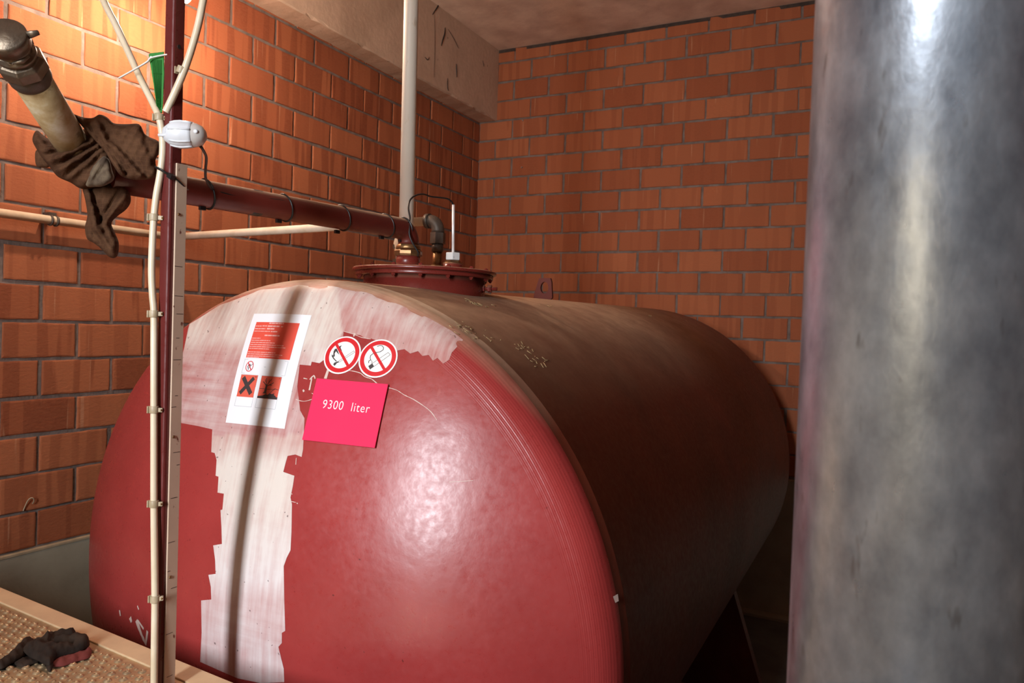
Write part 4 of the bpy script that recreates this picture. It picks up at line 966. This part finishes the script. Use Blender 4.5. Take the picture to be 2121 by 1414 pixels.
# ------------------------------------------------------------------ bulb on the left wall
lb = at(384, -14, 2.90)
lamp = empty('wall_lamp', (XL, lb.y, lb.z+.12), 'bare warm bulb in a cream wall holder above the post', 'lamp'); lo_ = lamp.location
q = lb-lo_
m = MB(); m.lathe([(.003, -.036), (.012, -.033), (.020, -.022), (.023, -.006), (.021, .012), (.015, .030), (.013, .045)], q, (0, 0, 1), 24); bulb = m.build('bulb', M_BULB, lamp)
m = MB(); m.lathe([(.019, .040), (.022, .045), (.022, .085), (.014, .095)], q, (0, 0, 1), 24); m.tube(spline([q+Vector((0, 0, .09)), q+Vector((-.02, 0, .12)), Vector((.06, 0, q.z+.13)), Vector((.02, 0, q.z+.13))], 6), .010, 14); m.build('holder', M_SHADE, lamp)
m = MB(); m.lathe([(.055, .006), (.055, .018), (.04, .028), (0, .03)], (0, 0, q.z+.13), (1, 0, 0), 32); m.build('wall_rose', M_SHADE, lamp)
_area = 2*PI*.021*.08
M_BULB.node_tree.nodes['Principled BSDF'].inputs['Emission Strength'].default_value = LAMP_W/(PI*_area*1.0)/PI

# ------------------------------------------------------------------ small things on the walls and the tank
for (px, py), lab in (((1084, 250), 'upper rusty screw in the back wall near the beam'), ((1082, 347), 'lower rusty screw in the back wall below the other')):
    p = aty(px, py, YB); m = MB(); m.lathe([(.006, -.002), (.006, .010), (.004, .012)], (p.x, p.y-.004, p.z), (0, -1, 0), 12); tag(m.build('wall_screw', M_STEEL), lab, 'screw', 'screws in the back wall')
w_ = [atx(48, 1058, XL+.010), atx(52, 1048, XL+.012), atx(58, 1036, XL+.016), atx(64, 1031, XL+.02), atx(69, 1032, XL+.02), atx(70, 1038, XL+.018), atx(67, 1043, XL+.014)]
tag(MB().tube(spline(w_, 5), .0022, 8).build('bent_wire', M_CLIP), 'small bent pale wire hook on the bricks just above the grey plinth', 'wire')
m = MB(); rs = random.Random(11)
for px, py, n in ((985, 630, 22), (972, 682, 16), (1088, 722, 14), (1118, 752, 12), (1010, 700, 8), (1140, 635, 8), (1350, 655, 8), (1420, 665, 6)):
    r = ray(px, py)
    o__ = MTI @ CAM; d__ = MTI.to_3x3() @ r; A = d__.x**2+d__.z**2; Bq = 2*(o__.x*d__.x+o__.z*d__.z); Cq = o__.x**2+o__.z**2-(R+.001)**2; Dq = Bq*Bq-4*A*Cq
    if Dq <= 0: continue
    p = o__+d__*((-Bq-math.sqrt(Dq))/(2*A)); th0 = math.atan2(p.z, p.x)
    for _ in range(n):
        th = th0+rs.gauss(0, .014); y = p.y+rs.gauss(0, .035); le = rs.uniform(.004, .02); an = rs.uniform(0, PI); a1 = Vector(((R+.002)*math.cos(th), y, (R+.002)*math.sin(th))); th2 = th+math.sin(an)*le/R; b1 = Vector(((R+.003)*math.cos(th2), y+math.cos(an)*le, (R+.003)*math.sin(th2)))
        m.tube([MT @ a1, MT @ b1], rs.uniform(.0006, .0013), 5)
tag(m.build('straw_debris', M_STRAW), 'scattered straw bits and dirt on the top of the tank', 'debris', kind='stuff')

m = MB(); rs = random.Random(4); XB = -2.842
for pts, r_ in (([(922, 57), (921, 70), (917, 83), (914, 95)], .004), ([(945, 132), (946, 148), (946, 160)], .003), ([(927, 162), (927, 180), (929, 188)], .0022), ([(880, 118), (886, 124), (889, 118)], .002), ([(900, 5), (909, 8), (896, 30)], .004), ([(928, 60), (940, 80), (950, 100)], .0014), ([(900, 30), (901, 90), (899, 160)], .0010), ([(1000, 125), (1002, 138)], .0015)):
    P = [atx(x, y, XB+.002) for x, y in pts]; n = len(P); Q = spline(P, 5); m.tube(Q, [r_*(.5+.7*math.sin(PI*i/(len(Q)-1))) for i in range(len(Q))], 6)
tag(m.build('cobweb_dirt', M_BLACK), 'dark sooty cobweb strands clinging to the concrete beam', 'cobweb', kind='stuff')
